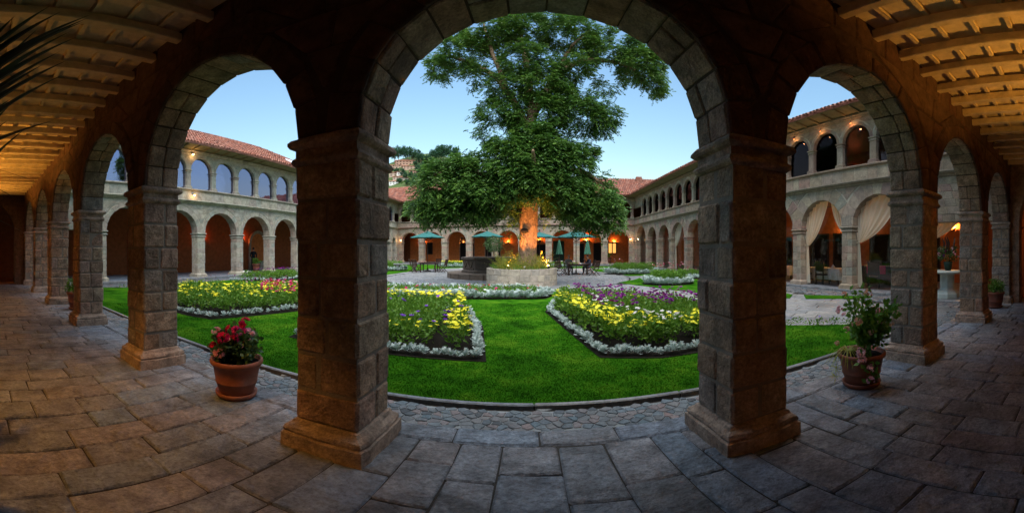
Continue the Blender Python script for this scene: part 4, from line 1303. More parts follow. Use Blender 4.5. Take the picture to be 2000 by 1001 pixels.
def pinnate_cloud(lobes, per, L):
    Os, Ds = [], []
    for cx_, cy_, cz_, rx_, ry_, rz_, nc in lobes:
        u = norm(nr.normal(0, 1, (nc, 3))); rad = (.45 + .55 * nr.random(nc) ** .45)[:, None]
        C = u * rad * np.array([rx_, ry_, rz_]) + np.array([cx_, cy_, cz_])
        out = norm(u * np.array([1, 1, .8]) + np.array([0, 0, .25]))
        for c, o_ in zip(C, out):
            m = max(6, int(per * nr.uniform(.6, 1.4)))
            d = norm(o_ * .7 + nr.normal(0, .75, (m, 3)) * np.array([1, 1, .6]))
            Os.append(c + nr.normal(0, .16, (m, 3))); Ds.append(d)
    O = np.concatenate(Os); D = np.concatenate(Ds); n = len(O)
    Ln = L * nr.uniform(.7, 1.3, n)
    S = norm(np.cross(D, np.array([0, 0, 1.0]) + nr.normal(0, .25, (n, 3))))
    tints = nr.random(n)
    parts_ = []; tt = []
    for s in (.3, .5, .7, .88):
        base = O + D * (Ln * s)[:, None] - np.array([0, 0, 1.0]) * (Ln * .42 * s * s)[:, None]
        for q in (-1, 1):
            dd = norm(D * .55 + S * q * .85 - np.array([0, 0, .30 + .25 * s]))
            ss = norm(np.cross(dd, np.array([0, 0, 1.0]) + nr.normal(0, .2, (n, 3))))
            l = Ln * .40 * (1.1 - .35 * s)
            parts_.append(diamonds(base, dd, ss, l, l * .23)); tt.append(tints)
    base = O + D * (Ln * .9)[:, None] - np.array([0, 0, 1.0]) * (Ln * .36)[:, None]
    dd = norm(D - np.array([0, 0, .7])); ss = norm(np.cross(dd, S + nr.normal(0, .2, (n, 3))))
    parts_.append(diamonds(base, dd, ss, Ln * .35, Ln * .09)); tt.append(tints)
    V = np.concatenate([p.reshape(-1, 3) for p in parts_]); t = np.concatenate([np.repeat(q, 4) for q in tt]) * .95
    return V, t
for nm, lobes, per, L in (('crown', LOW, 38, .35), ('crown', HIGH, 33, .31)):
    V, t = pinnate_cloud(lobes, per, L)
    obj(nm, np_mesh(nm, V, np.arange(len(V)).reshape(-1, 4), M['tree_leaf'], t), tree)
# hanging twigs round the trunk
V, t = pinnate_cloud([(-1.15, -.2, 2.9, .5, .5, .5, 10), (1.5, -.3, 2.8, .7, .5, .35, 12), (-.75, -.2, 2.2, .15, .2, .4, 4)], 9, .32)
obj('epicormic_shoots', np_mesh('shoots', V, np.arange(len(V)).reshape(-1, 4), M['tree_leaf'], t), tree)

# round stone planter under the tree
PCX, PCY, PR = -.38, 17.44, 1.76
pl = thing('round_planter', 'round raised planter of cut stone blocks holding ferns under the tree', 'planter', (PCX, PCY, 0))
MB().lathe([(PR - .35, -.06), (PR - .02, -.06), (PR - .02, .73), (PR - .35, .73)], 48).build('planter_core', M['wing_mortar'], pl)
MB().lathe([(PR - .34, .60), (.01, .70)], 32).build('soil', M['soil'], pl)
for row, (z0, z1) in enumerate(((-.06, .20), (.21, .48), (.49, .77))):
    a = row * .17
    while a < 2 * math.pi + row * .17 - .05:
        da = min(rnd.uniform(.2, .34), 2 * math.pi + row * .17 - a); g = .004
        c = [(r * math.cos(q), r * math.sin(q), z) for z in (z0, z1) for r in (PR - .3, PR + rnd.uniform(-.005, .008)) for q in (a + g, a + da - g)]
        part('planter_stone', *chamfer(c, .012), M['planter'], pl); a += da
def fern_leaf_cloud(C, nper, L):
    V = []; T_ = []
    for c in C:
        for k in range(nper):
            a = rnd.uniform(0, 6.28); el = rnd.uniform(.5, 1.35); l = L * rnd.uniform(.6, 1.2); tt = rnd.random()
            d = np.array([math.cos(a) * math.cos(el), math.sin(a) * math.cos(el), math.sin(el)]); s = np.array([-math.sin(a), math.cos(a), 0])
            for q in np.linspace(.15, 1, 9):
                p = np.array(c) + d * l * q - np.array([0, 0, 1]) * l * .25 * q * q
                w_ = l * .17 * (1.15 - q)
                for sg in (-1, 1):
                    e = s * sg * .9 + d * .45
                    V += [p, p + e * w_ * .5 + d * .02, p + e * w_, p + e * w_ * .5 - d * .015]; T_ += [tt] * 4
    return np.array(V), np.array(T_)
V, t = fern_leaf_cloud([(math.cos(a) * r, math.sin(a) * r - .25, .66) for a, r in ((3.6, 1.0), (4.1, .9), (4.5, 1.0), (5.0, .95), (5.5, 1.0), (5.9, 1.05), (.3, 1.0), (2.8, 1.0), (4.7, .6), (4.3, 1.25), (5.25, 1.25), (3.9, 1.2), (5.7, 1.25))], 13, 1.25)
cloud_obj('fern', [(V, t)], M['fern'], pl)
C = np.array([((PR - .32) * math.cos(a) + rnd.uniform(-.1, .1), (PR - .32) * math.sin(a) + rnd.uniform(-.1, .1), .74 + rnd.uniform(0, .14)) for a in np.linspace(0, 6.28, 70)])
cloud_obj('ground_cover', [leaf_cloud('g', C, .14, 22, .07, .4, None, .6)], M['foliage'], pl)['kind'] = 'stuff'
def garden_spot(x, y, z, label, power, tgt):
    s = thing('spotlight', label, 'lamp', (x, y, z), 0, None)
    MB().tube([(0, 0, -.1), (0, 0, .06)], .015, 6).build('stake', M['lamp_metal'], s)
    d = (Vector(tgt) - Vector((x, y, z + .12))).normalized()
    c = Vector((0, 0, .12))
    MB().tube([c - d * .06, c + d * .07], [.045, .065], 10).build('housing', M['lamp_metal'], s)
    MB().ball(tuple(c + d * .07), .05, 8, 6).build('bulb', M['bulb'], s)
    spot('lamp', (x + d.x * .16, y + d.y * .16, z + .12 + d.z * .16), tgt, power, (1, .36, .08), 62, .05, .8)
    lo = COL.objects[-1]
    lo.parent = s; lo.location = Vector(lo.location) - Vector((x, y, z))
garden_spot(-1.0, 16.3, .72, 'glowing garden spotlight among the ferns, on the side of the stone well', 700, (TX, TY - .3, 3.2))
garden_spot(.92, 16.55, .72, 'glowing garden spotlight among the ferns, on the side of the dining table', 700, (TX + .1, TY - .3, 3.4))
o = thing('path_light', 'small white mushroom lamp at the front rim of the planter', 'lamp', (-.22, 15.98, .72))
MB().tube([(0, 0, 0), (0, 0, .14)], .012, 6).build('stem', M['marble'], o); MB().ball((0, 0, .16), (.05, .05, .035), 10, 6).build('globe', M['house_white'], o, True)

# carved stone well on its stepped round
wl = thing('stone_well', 'dark carved octagonal stone well basin on a round step behind the planter', 'well', (-2.55, 22.0, 0))
for k in range(20):
    a0, a1 = 2 * math.pi * k / 20 + .006, 2 * math.pi * (k + 1) / 20 - .006
    c = [(r * math.cos(q), r * math.sin(q), z) for z in (-.06, .27) for r in (1.5, 2.65) for q in (a0, a1)]
    part('step_stone', *chamfer(c, .02), M['basin'], wl)
MB().lathe([(1.78, .27), (1.78, .40), (1.66, .48), (1.70, 1.05), (1.80, 1.10), (1.80, 1.22), (1.45, 1.22), (1.45, .5)], 8, a0=R(22.5)).build('basin', M['basin'], wl)
for k in range(8):                        # carved panels on each face
    a = 2 * math.pi * k / 8; ap = 1.66 * math.cos(math.pi / 8)
    cp = MB()
    for (u0, z0, u1, z1) in ((-.45, .55, -.15, 1.0), (-.15, 1.0, .15, .55), (.15, .55, .45, 1.0), (-.5, .54, .5, .54), (-.5, 1.02, .5, 1.02)):
        P0 = Vector((ap + .03, u0, z0)); P1 = Vector((ap + .03, u1, z1)); m_ = Matrix.Rotation(a, 3, 'Z')
        cp.bar(m_ @ P0, m_ @ P1, .07, .07)
    cp.build('carving', M['basin'], wl)
# topiary behind the well
tp = thing('topiary', 'ball topped clipped bush on a dark stem behind the stone well', 'plant', (-2.7, 26.4, -.05))
MB().tube([(0, 0, 0), (.02, 0, 1.0), (0, 0, 1.7)], [.10, .08, .06], 8).build('stem', M['bark'], tp)
MB().lathe([(.28, 0), (.36, .5), (.33, .5), (.01, .45)], 16).build('pot', M['basin'], tp)
C = norm(nr.normal(0, 1, (70, 3))) * np.array([.62, .62, .45]) + np.array([0, 0, 2.15])
cloud_obj('crown', [leaf_cloud('c', C, .22, 26, .10, .3, None, 0)], M['hedge'], tp)

# ------------------------------------------------------------------ pots
def lathe_pot(t, R0, H, name='pot'):
    MB().lathe([(R0 * .62, .05), (R0 * .66, .07), (R0 * .78, .40 * H), (R0 * .80, .41 * H), (R0 * .80, .44 * H), (R0 * .79, .45 * H), (R0 * .90, .84 * H), (R0 * .93, .85 * H), (R0 * 1.0, .88 * H), (R0 * 1.02, .93 * H), (R0 * 1.0, .98 * H), (R0 * .96, H), (R0 * .90, .98 * H), (R0 * .86, .85 * H)], 36).build(name, M['terracotta'], t, True)
    MB().lathe([(R0 * .70, 0), (R0 * .78, .03), (R0 * .80, .065), (R0 * .76, .07), (R0 * .70, .045), (.01, .045)], 32).build('saucer', M['terracotta'], t, True)
    MB().lathe([(R0 * .885, .88 * H), (.01, .90 * H)], 20).build('soil', M['soil'], t)

def blossom_cluster(kind, p, parent, n=7, r=.045):
    "a flower head made of several blooms"
    b = MB(); src = FLOWER[kind]
    for k in range(n):
        u = Vector((rnd.gauss(0, 1), rnd.gauss(0, 1), rnd.gauss(.4, .8))).normalized()
        q = u.to_track_quat('Z', 'Y').to_matrix(); me = rnd.choice(src); s = rnd.uniform(.45, .7)
        b.add([q @ (v_.co * s) + u * r for v_ in me.vertices], [tuple(f_.vertices) for f_ in me.polygons])
    return part('blossom', b.v, b.f, FLOWER[kind][0].materials[0], parent, loc=p)

g = thing('flower_pot', 'large terracotta pot of crimson and pink geraniums on the flagstones by the lawn', 'potted plant', (-2.80, 2.52, 0))
lathe_pot(g, .285, .46)
C = np.array([(max(-.2, min(.2, rnd.gauss(0, .11))), max(-.2, min(.2, rnd.gauss(0, .11))), .47 + rnd.uniform(0, .25)) for _ in range(100)])
cloud_obj('foliage', [leaf_cloud('g', C, .075, 18, .055, .48, None, .4)], M['hedge'], g)
sb = MB()
for k in range(22):
    a = rnd.uniform(0, 6.28); sb.tube([(0, 0, .4), (.1 * math.cos(a), .1 * math.sin(a), .6), (.17 * math.cos(a), .17 * math.sin(a), .78)], .004, 4)
sb.build('stems', M['foliage'], g)
# heads: offsets along the view-facing side and height, colour
for u, z, kind, s in ((.09, .88, 'red_flower', 1.2), (.03, .80, 'red_flower', 1.2), (-.06, .79, 'red_flower', 1.1), (-.13, .74, 'red_flower', 1.2), (-.22, .78, 'pink_flower', 1.0), (.12, .78, 'pink_flower', .8), (.17, .76, 'pink_flower', .7), (-.24, .62, 'red_flower', 1.0), (-.18, .545, 'pink_flower', 1.15), (.03, .67, 'red_flower', 1.0), (-.17, .67, 'red_flower', .7), (.05, .63, 'pink_flower', .6), (.14, .68, 'pink_flower', .5), (-.02, .74, 'red_flower', .9), (-.08, .70, 'pink_flower', .6)):
    d = Vector((-2.80, 2.52, 0)).normalized(); side = Vector((d.y, -d.x, 0))
    p = side * u - d * rnd.uniform(.05, .16)
    o = blossom_cluster(kind, (p.x, p.y, z), g, 9, .032 * s); o.scale = (s,) * 3

rp = thing('flower_pot', 'large terracotta pot with a tall pink rose bush and trailing spider plant beside a pier', 'potted plant', (3.33, 2.38, 0))
lathe_pot(rp, .285, .44)
d = Vector((3.33, 2.38, 0)).normalized(); side = Vector((d.y, -d.x, 0))
stem_pts = []
sb = MB()
for k in range(16):
    u = rnd.uniform(-.16, .36); z = rnd.uniform(.75, 1.05) if u > .08 else rnd.uniform(.85, 1.26); e = rnd.uniform(-.2, .15)
    p = side * u + d * e
    sb.tube([(p.x * .15, p.y * .15, .38), (p.x * .6, p.y * .6, .38 + (z - .38) * .6), (p.x, p.y, z)], .006, 5)
    for s in np.linspace(.35, 1, 8):
        h_ = min(1, .35 + s * .75); stem_pts.append((p.x * h_ + rnd.uniform(-.05, .05), p.y * h_ + rnd.uniform(-.05, .05), .40 + (z - .40) * s))
for k in range(5):
    p = side * (.04 + .02 * k) - d * (.27 + .01 * k)
    stem_pts.append((p.x, p.y, .46 - .07 * k))
sb.build('stems', M['foliage'], rp)
cloud_obj('foliage', [leaf_cloud('r', np.array(stem_pts), .085, 9, .068, .38, None, .1)], M['foliage'], rp)
sv = MB()
for k in range(60):
    a = rnd.uniform(0, 6.28); l = rnd.uniform(.16, .34); u0 = side * -.15 - d * .04
    dirv = Vector((math.cos(a), math.sin(a), 0)); pr = None; s0 = Vector((-dirv.y, dirv.x, 0)) * .005
    P_ = [u0 + dirv * (l * q) + Vector((0, 0, .44 + .28 * l / .3 * q - .5 * l / .3 * q * q * .8)) for q in (0, .35, .7, 1)]
    for i in range(3): sv.add([P_[i] - s0, P_[i] + s0, P_[i + 1] + s0 * (.8 - .25 * i), P_[i + 1] - s0 * (.8 - .25 * i)], [(0, 1, 2, 3)], rnd.random())
for z, r in ((.24, .085), (.13, .10)):
    for k in range(34):
        a = rnd.uniform(0, 6.28); el = rnd.uniform(-1.0, .7); c = side * -.29 - d * .1 + Vector((0, 0, z)); dv = Vector((math.cos(a) * math.cos(el), math.sin(a) * math.cos(el), math.sin(el))) * r
        s0 = Vector((-math.sin(a), math.cos(a), 0)) * .004
        sv.add([c, c + dv * .5 + s0, c + dv, c + dv * .5 - s0], [(0, 1, 2, 3)], rnd.random())
p0 = side * -.29 - d * .1
sv.tube([side * -.2 + Vector((0, 0, .45)), p0 + Vector((0, 0, .43)), p0 + Vector((0, 0, .13))], .004, 4)
sv.build('spider_plant', M['fern'], rp)
for u, z, e, kind, s in ((-.25, .93, .0, 'pink_flower', 1.3), (-.05, .83, -.22, 'peach_flower', 1.25), (.21, .93, 0, 'pink_flower', 1.2), (-.2, 1.12, .05, 'peach_flower', .8), (.08, 1.14, 0, 'peach_flower', 1.0), (-.1, .98, -.1, 'white_flower', .8), (-.02, .50, -.26, 'pink_flower', 1.2), (0, .42, -.31, 'pink_flower', 1.1), (.1, .33, -.34, 'pink_flower', 1.0), (.1, .18, -.33, 'pink_flower', 1.0), (-.17, .73, -.1, 'peach_flower', .8), (.2, .8, -.1, 'pink_flower', .7), (.36, .76, 0, 'peach_flower', .7), (.1, .72, -.2, 'peach_flower', .7), (-.28, .56, -.1, 'peach_flower', .6)):
    p = side * u + d * e
    o = blossom_cluster(kind, (p.x, p.y, z), rp, 8, .032); o.scale = (s,) * 3

def green_pot(label, x, y, z, R0, H, bush, flowers=()):
    t = thing('flower_pot', label, 'potted plant', (x, y, z))
    lathe_pot(t, R0, H)
    C = np.array([(rnd.gauss(0, R0 * .45), rnd.gauss(0, R0 * .45), H + rnd.uniform(0, bush)) for _ in range(45)])
    cloud_obj('foliage', [leaf_cloud('g', C, .08, 16, .06, .4, None, .4)], M['foliage'], t)
    for k in range(len(flowers)):
        blossom_cluster(flowers[k], (rnd.uniform(-.2, .2), rnd.uniform(-.2, .2), H + bush * rnd.uniform(.6, 1.1)), t, 6)
green_pot('terracotta pot of pale flowers tucked behind a pier at the end of the walk', -9.30, 2.62, 0, .27, .5, .3, ('white_flower', 'pink_flower'))
green_pot('terracotta pot of green leaves at the foot of the corner pier near the restaurant', 9.7, 2.35, 0, .27, .46, .32)
green_pot('terracotta pot with a red leaved plant under the arcade of the pale wing', -17.6, 17.75, .08, .30, .60, .35, ('red_flower',))
green_pot('small terracotta pot of white flowers by the yellow stone doorway of the pale wing', -18.7, 11.4, .08, .26, .4, .45, ('white_flower', 'white_flower', 'white_flower'))
green_pot('terracotta pot below the lit window of the facing wing', 9.3, 40.2, .12, .36, .7, .4)

# spiky potted plant just beyond the frame, leaf tips hanging into view
yp = thing('spiky_plant', 'spiky dark leaved potted plant whose long blades reach in over the walk', 'potted plant', (-2.55, -.32, 0))
lathe_pot(yp, .3, .5)
MB().tube([(0, 0, .4), (.03, .02, 1.4), (0, .02, 2.5)], [.06, .05, .05], 8).build('stem', M['bark'], yp)
def blade(c, tip, sag, w_):
    b = MB(); c, tip = Vector(c), Vector(tip); d = (tip - c); s = d.cross(Vector((0, 0, 1))).normalized(); u = Vector((0, 0, 1))
    pr = None
    P_ = []
    for k in range(7):
        q = k / 6; ww = w_ * (.5 + 1.6 * q if q < .3 else (1.0 - ((q - .3) / .7) ** 1.6))
        p = c + d * q + Vector((0, 0, sag * (q - q * q) * 4 * .5 if sag > 0 else sag * q * q))
        P_.append((p - s * ww + u * ww * .3, p, p + s * ww + u * ww * .3))
    for k in range(6):
        for j in (0, 1):
            b.add([P_[k][j], P_[k][j + 1], P_[k + 1][j + 1], P_[k + 1][j]], [(0, 1, 2, 3)])
    return b.build('leaf_blade', M['palm'], yp)
def tipw(xp, yp_, dist):
    th = (xp - 1033.8) / 682.7; ph = (488.3 - yp_) / 682.7
    return (dist * math.sin(th) + 2.55, dist * math.cos(th) + .32, 1.65 + dist * math.tan(ph))
for (xp, yy, dist, zc) in ((178, 28, 2.1, 2.75), (150, 72, 2.2, 2.6), (118, 100, 2.2, 2.5), (165, 42, 2.2, 2.75), (125, 145, 2.3, 2.35), (75, 55, 2.3, 2.4), (60, 105, 2.3, 2.5), (22, 192, 2.4, 2.3), (48, 252, 2.3, 1.9), (105, 235, 2.3, 2.25), (20, 205, 2.3, 2.1), (105, 368, 2.0, 2.35), (76, 470, 2.1, 2.05), (95, 425, 2.0, 2.3), (12, 370, 2.2, 2.0), (-20, 100, 2.2, 2.5), (-60, 300, 2.2, 2.4), (172, 35, 2.0, 2.7), (120, 22, 2.1, 2.8), (140, 60, 2.3, 2.6), (85, 125, 2.2, 2.45), (130, 118, 2.1, 2.45), (40, 145, 2.3, 2.35), (65, 175, 2.2, 2.3), (15, 235, 2.3, 2.15), (100, 10, 2.2, 2.8), (30, 30, 2.2, 2.7)):
    t = tipw(xp, yy, dist)
    blade((.02, .02, zc), t, .03, .040 if yy < 300 else .014)
for k in range(14):
    a = rnd.uniform(2.4, 6.0)
    blade((0, 0, rnd.uniform(2.1, 2.6)), (.7 * math.cos(a), .7 * math.sin(a), 2.4 + rnd.uniform(-.4, .6)), .05, .04)

# ------------------------------------------------------------------ garden furniture
def folding_chair():
    t = thing('folding_chair', 'x', 'chair', (0, 0, 0))
    # the sitter faces +Y; backrest leans back towards -Y
    for i in range(6): MB().box(-.22, .22, -.20 + i * .068, -.145 + i * .068, .42, .44).build('seat_slat', M['dark_wood'], t)
    b = MB().bar((-.21, -.20, .42), (-.21, -.38, .98), .045, .03).bar((.21, -.20, .42), (.21, -.38, .98), .045, .03).bar((-.23, -.37, .96), (.23, -.37, .96), .03, .07).bar((-.21, -.25, .56), (.21, -.25, .56), .03, .05)
    back = b.build('backrest', M['dark_wood'], t)
    for i in range(6):
        x = -.16 + i * .064
        MB().bar((x, -.25, .56), (x, -.37, .95), .038, .016).build('back_slat', M['dark_wood'], back)
    for s in (-1, 1):
        MB().bar((s * .225, -.27, .52), (s * .225, .24, 0), .04, .03).build('leg', M['dark_wood'], t)
        MB().bar((s * .19, .18, .43), (s * .19, -.34, 0), .04, .03).build('leg', M['dark_wood'], t)
    MB().bar((-.22, .1, .12), (.22, .1, .12), .025, .025).build('stretcher', M['dark_wood'], t)
    MB().bar((-.19, -.2, .12), (.19, -.2, .12), .025, .025).build('stretcher', M['dark_wood'], t)
    return t
CH = folding_chair(); ch_used = [False]
def chair(x, y, rz, label, group='folding chairs at the garden tables'):
    o = CH if not ch_used[0] else copy_tree(CH)
    ch_used[0] = True
    o.location = (x, y, -.045); o.rotation_euler = (0, 0, rz); o['label'] = label; o['group'] = group
    return o
def garden_table(x, y, label, w_=1.5, d_=.9, rz=0):
    t = thing('garden_table', label, 'table', (x, y, -.045), rz, 'garden tables')
    for i in range(8): MB().box(-w_ / 2, w_ / 2, -d_ / 2 + i * d_ / 8 + .004, -d_ / 2 + (i + 1) * d_ / 8 - .004, .70, .73).build('top_slat', M['dark_wood'], t)
    MB().box(-w_ / 2 + .1, w_ / 2 - .1, -d_ / 2 + .1, d_ / 2 - .1, .63, .699).build('apron', M['dark_wood'], t)
    for sx in (-1, 1):
        for sy in (-1, 1): MB().box(sx * (w_ / 2 - .16) - .035, sx * (w_ / 2 - .16) + .035, sy * (d_ / 2 - .14) - .035, sy * (d_ / 2 - .14) + .035, 0, .63).build('leg', M['dark_wood'], t)
    return t
def parasol(x, y, label, apex=3.25, edge=2.72, half=1.45, rz=R(30)):
    t = thing('parasol', label, 'parasol', (x, y, -.05), rz, 'open parasols over the garden tables')
    MB().tube([(0, 0, 0), (0, 0, apex + .12)], .03, 8).build('pole', M['dark_wood'], t)
    MB().lathe([(.3, 0), (.3, .06), (.06, .12), (.05, .3)], 16).build('base', M['basin'], t)
    v = [(0, 0, apex)]; f = []; n = 8; m = 6
    for j in range(1, m + 1):
        for k in range(n * 2):
            a = 2 * math.pi * k / (n * 2); q = j / m
            rr = half * q * (1.0 if k % 2 == 0 else .94)
            v.append((rr * math.cos(a), rr * math.sin(a), apex - (apex - edge) * q ** .85 - (0 if k % 2 == 0 else .04 * q)))
    N2 = n * 2
    for k in range(N2): f.append((0, 1 + k, 1 + (k + 1) % N2))
    for j in range(m - 1):
        for k in range(N2): f.append((1 + j * N2 + k, 1 + (j + 1) * N2 + k, 1 + (j + 1) * N2 + (k + 1) % N2, 1 + j * N2 + (k + 1) % N2))
    c = part('canopy', v, f, M['canvas'], t)
    c.modifiers.new('thickness', 'SOLIDIFY').thickness = .012
    MB().ball((0, 0, apex + .12), (.05, .05, .08), 8, 6).build('finial', M['dark_wood'], t)
    for k in range(n):
        a = 2 * math.pi * k / n; ca_, sa_ = math.cos(a), math.sin(a)
        MB().bar((.04 * ca_, .04 * sa_, apex - .06), (half * ca_ * .98, half * sa_ * .98, edge - .02), .02, .02).bar((.04 * ca_, .04 * sa_, edge - .3), (half * .5 * ca_, half * .5 * sa_, apex - (apex - edge) * .56 - .03), .018, .018).build('rib', M['dark_wood'], t)
    return t
def closed_parasol(x, y, label):
    t = thing('closed_parasol', label, 'parasol', (x, y, -.05), 0, 'closed parasols')
    MB().tube([(0, 0, 0), (0, 0, 2.55)], .022, 8).build('pole', M['dark_wood'], t)
    MB().lathe([(.22, 0), (.22, .05), (.04, .1)], 12).build('base', M['basin'], t)
    v = []; f = []; n = 16
    prof_ = [(2.56, .02), (2.48, .08), (2.1, .16), (1.7, .24), (1.42, .30), (1.40, .20)]
    for z, r in prof_:
        for k in range(n): rr = r * (1 if k % 2 else .68); v.append((rr * math.cos(2 * math.pi * k / n), rr * math.sin(2 * math.pi * k / n), z - (.05 if k % 2 and z < 1.5 else 0)))
    for i in range(len(prof_) - 1):
        for k in range(n): f.append((i * n + k, (i + 1) * n + k, (i + 1) * n + (k + 1) % n, i * n + (k + 1) % n))
    part('canopy', v, f, M['canvas_folded'], t)
    return t
# left table
garden_table(-7.75, 26.3, 'slatted dark wood table under the parasol beside the stone bench', 1.5, .95)
parasol(-8.05, 26.9, 'open teal parasol over the table beside the stone bench')
chair(-8.45, 25.3, R(-20), 'folding chair with its back turned, at the corner of the table by the stone bench')
chair(-6.55, 25.9, R(75), 'folding chair pulled out sideways from the table by the stone bench, towards the well')
chair(-9.0, 26.2, R(-80), 'folding chair at the end of the table against the stone bench')
chair(-7.4, 27.4, R(175), 'folding chair behind the table by the stone bench, facing its pole')
bn = thing('stone_bench', 'plain grey stone slab bench beside the parasol table', 'bench', (-9.9, 26.9, -.05), R(12))
MB().cbox(-1.0, 1.0, -.3, .3, .50, .62, .02).build('seat_slab', M['court'], bn)
for s in (-1, 1): MB().cbox(s * .7 - .12, s * .7 + .12, -.25, .25, 0, .5, .02).build('support', M['court'], bn)
parasol(-3.55, 29.5, 'open teal parasol half hidden behind the topiary ball', 3.35, 2.85)
garden_table(-3.9, 29.7, 'dark table under the parasol behind the topiary ball', 1.3, .9)
parasol(.8, 28.2, 'open teal parasol half hidden behind the tree trunk', 3.2, 2.75)
garden_table(1.0, 28.3, 'dark table under the parasol behind the tree trunk', 1.3, .9)
chair(2.0, 28.4, R(85), 'folding chair at the end of the table behind the tree trunk, towards the closed parasol')
chair(.3, 27.3, R(5), 'folding chair in front of the table behind the tree trunk')
chair(1.6, 22.9, R(40), 'lone folding chair standing by the round planter')
# right table with two guests
garden_table(3.35, 24.0, 'dark wood table where two guests sit under the parasol', 1.6, .9)
parasol(3.3, 24.5, 'open teal parasol over the two seated guests', 3.15, 2.62, 1.5)
chair(2.35, 23.4, R(-75), 'folding chair seen side on at the free end of the guests table')
chair(4.35, 23.2, R(40), 'folding chair with its slatted back turned, beside the guest in dark clothes')
chair(2.75, 24.75, R(195), 'folding chair under the guest in the grey top')
chair(4.25, 24.3, R(100), 'folding chair under the guest in the dark jacket')
closed_parasol(2.45, 28.5, 'closed green parasol standing between the tree and the open parasol')
closed_parasol(4.75, 28.3, 'closed green parasol standing behind the guest in the dark jacket')

# ------------------------------------------------------------------ people
def person(name, label, loc, rz, joints, bones, rad, cloth, hair, pants=None):
    t = thing('person', label, 'person', loc, rz)
    keys = list(joints); me = bpy.data.meshes.new('body')
    me.from_pydata([joints[k] for k in keys], [(keys.index(a), keys.index(b)) for a, b in bones], [])
    o = obj('body', me, t)
    o.modifiers.new('skin', 'SKIN'); s = o.modifiers.new('sub', 'SUBSURF'); s.levels = s.render_levels = 2
    sk = me.skin_vertices[0].data if me.skin_vertices else None
    if sk is None:
        bpy.context.view_layer.objects.active = o
        bpy.ops.object.modifier_remove(modifier='skin')
        bpy.ops.object.modifier_add(type='SKIN'); sk = me.skin_vertices[0].data
        o.modifiers.move(1, 0)
    for i, k in enumerate(keys):
        r = rad.get(k.rstrip('LR'), .05); sk[i].radius = (r, r) if isinstance(r, float) else r
        sk[i].use_root = (k == 'pelvis')
    me.materials.append(cloth)
    return t, o

def head_and_hands(t, head, look, hair, joints, skin=None):
    skin = skin or M['skin']
    h = MB().ball((0, 0, 0), (.075, .092, .115), 14, 12)
    h.ball((0, .095, -.01), (.014, .022, .02), 6, 5)                   # nose
    for s in (-1, 1): h.ball((s * .076, 0, -.005), (.012, .02, .03), 6, 5)  # ears
    h.tube([(0, -.01, -.08), (0, -.015, -.17)], .05, 8)
    ho = h.build('head', skin, t, True, loc=head, rot=look)
    for s in (-1, 1): MB().ball((s * .03, .083, .015), (.011, .008, .008), 6, 4).build('eye', M['dark'], ho)
    MB().ball((0, .086, -.05), (.024, .008, .006), 6, 4).build('mouth', M['crimson'], ho)
    MB().ball((0, -.018, .035), (.085, .096, .10), 12, 10).build('hair', hair, ho, True)
    for k in ('handL', 'handR'):
        if k not in joints: continue
        p = Vector(joints[k]); e = Vector(joints['elbow' + k[-1]]); dv = (p - e).normalized()
        sd = dv.cross(Vector((0, 0, 1))).normalized(); up = sd.cross(dv)
        b = MB().tube([p - dv * .02, p + dv * .04, p + dv * .085], [.028, .038, .034], 8)
        for i in range(4):
            o_ = p + dv * .08 + sd * (.026 - .0175 * i); l = (.062, .072, .068, .052)[i]
            b.tube([o_, o_ + dv * l * .55 - up * .008, o_ + dv * l * .9 - up * .03], [.0095, .009, .007], 6)
        o_ = p + dv * .03 + sd * .035
        b.tube([o_, o_ + dv * .03 + sd * .022, o_ + dv * .058 + sd * .022 - up * .01], [.012, .010, .008], 6)
        b.build('hand', skin, t, True)
BON = [('pelvis', 'waist'), ('waist', 'chest'), ('chest', 'neck'), ('chest', 'shoulderL'), ('chest', 'shoulderR'), ('shoulderL', 'elbowL'), ('shoulderR', 'elbowR'), ('elbowL', 'handL'), ('elbowR', 'handR'), ('pelvis', 'hipL'), ('pelvis', 'hipR'), ('hipL', 'kneeL'), ('hipR', 'kneeR'), ('kneeL', 'ankleL'), ('kneeR', 'ankleR'), ('ankleL', 'toeL'), ('ankleR', 'toeR')]
RAD = {'pelvis': (.15, .11), 'waist': (.14, .10), 'chest': (.16, .11), 'neck': .06, 'shoulder': .075, 'elbow': .048, 'hand': .032, 'hip': .095, 'knee': .062, 'ankle': .045, 'toe': .04}
SIT = {'pelvis': (0, -.05, .53), 'waist': (0, -.07, .70), 'chest': (0, -.04, .92), 'neck': (0, 0, 1.08), 'shoulderL': (-.19, -.02, .99), 'shoulderR': (.19, -.02, .99), 'elbowL': (-.25, .12, .76), 'elbowR': (.25, .12, .76), 'handL': (-.12, .36, .80), 'handR': (.12, .36, .80),
       'hipL': (-.10, -.02, .51), 'hipR': (.10, -.02, .51), 'kneeL': (-.12, .40, .52), 'kneeR': (.12, .40, .52), 'ankleL': (-.12, .42, .09), 'ankleR': (.12, .36, .09), 'toeL': (-.13, .58, .045), 'toeR': (.13, .52, .045)}
t, o = person('person', 'seated guest in a grey top leaning on the table with hands together', (2.78, 24.66, -.045), R(195), SIT, BON, RAD, M['shirt'], M['hair_fair'])
head_and_hands(t, (0, .06, 1.24), (R(-18), 0, R(-12)), M['hair_fair'], SIT)
S2 = dict(SIT); S2.update({'handR': (.05, .30, 1.02), 'chest': (0, -.0, .92), 'neck': (0, .06, 1.07)})
t, o = person('person', 'seated guest in a dark jacket across the corner of the table, one hand raised', (4.18, 24.28, -.045), R(100), S2, BON, RAD, M['jacket'], M['hair'])
head_and_hands(t, (0, .11, 1.23), (R(-10), 0, R(15)), M['hair'], S2)
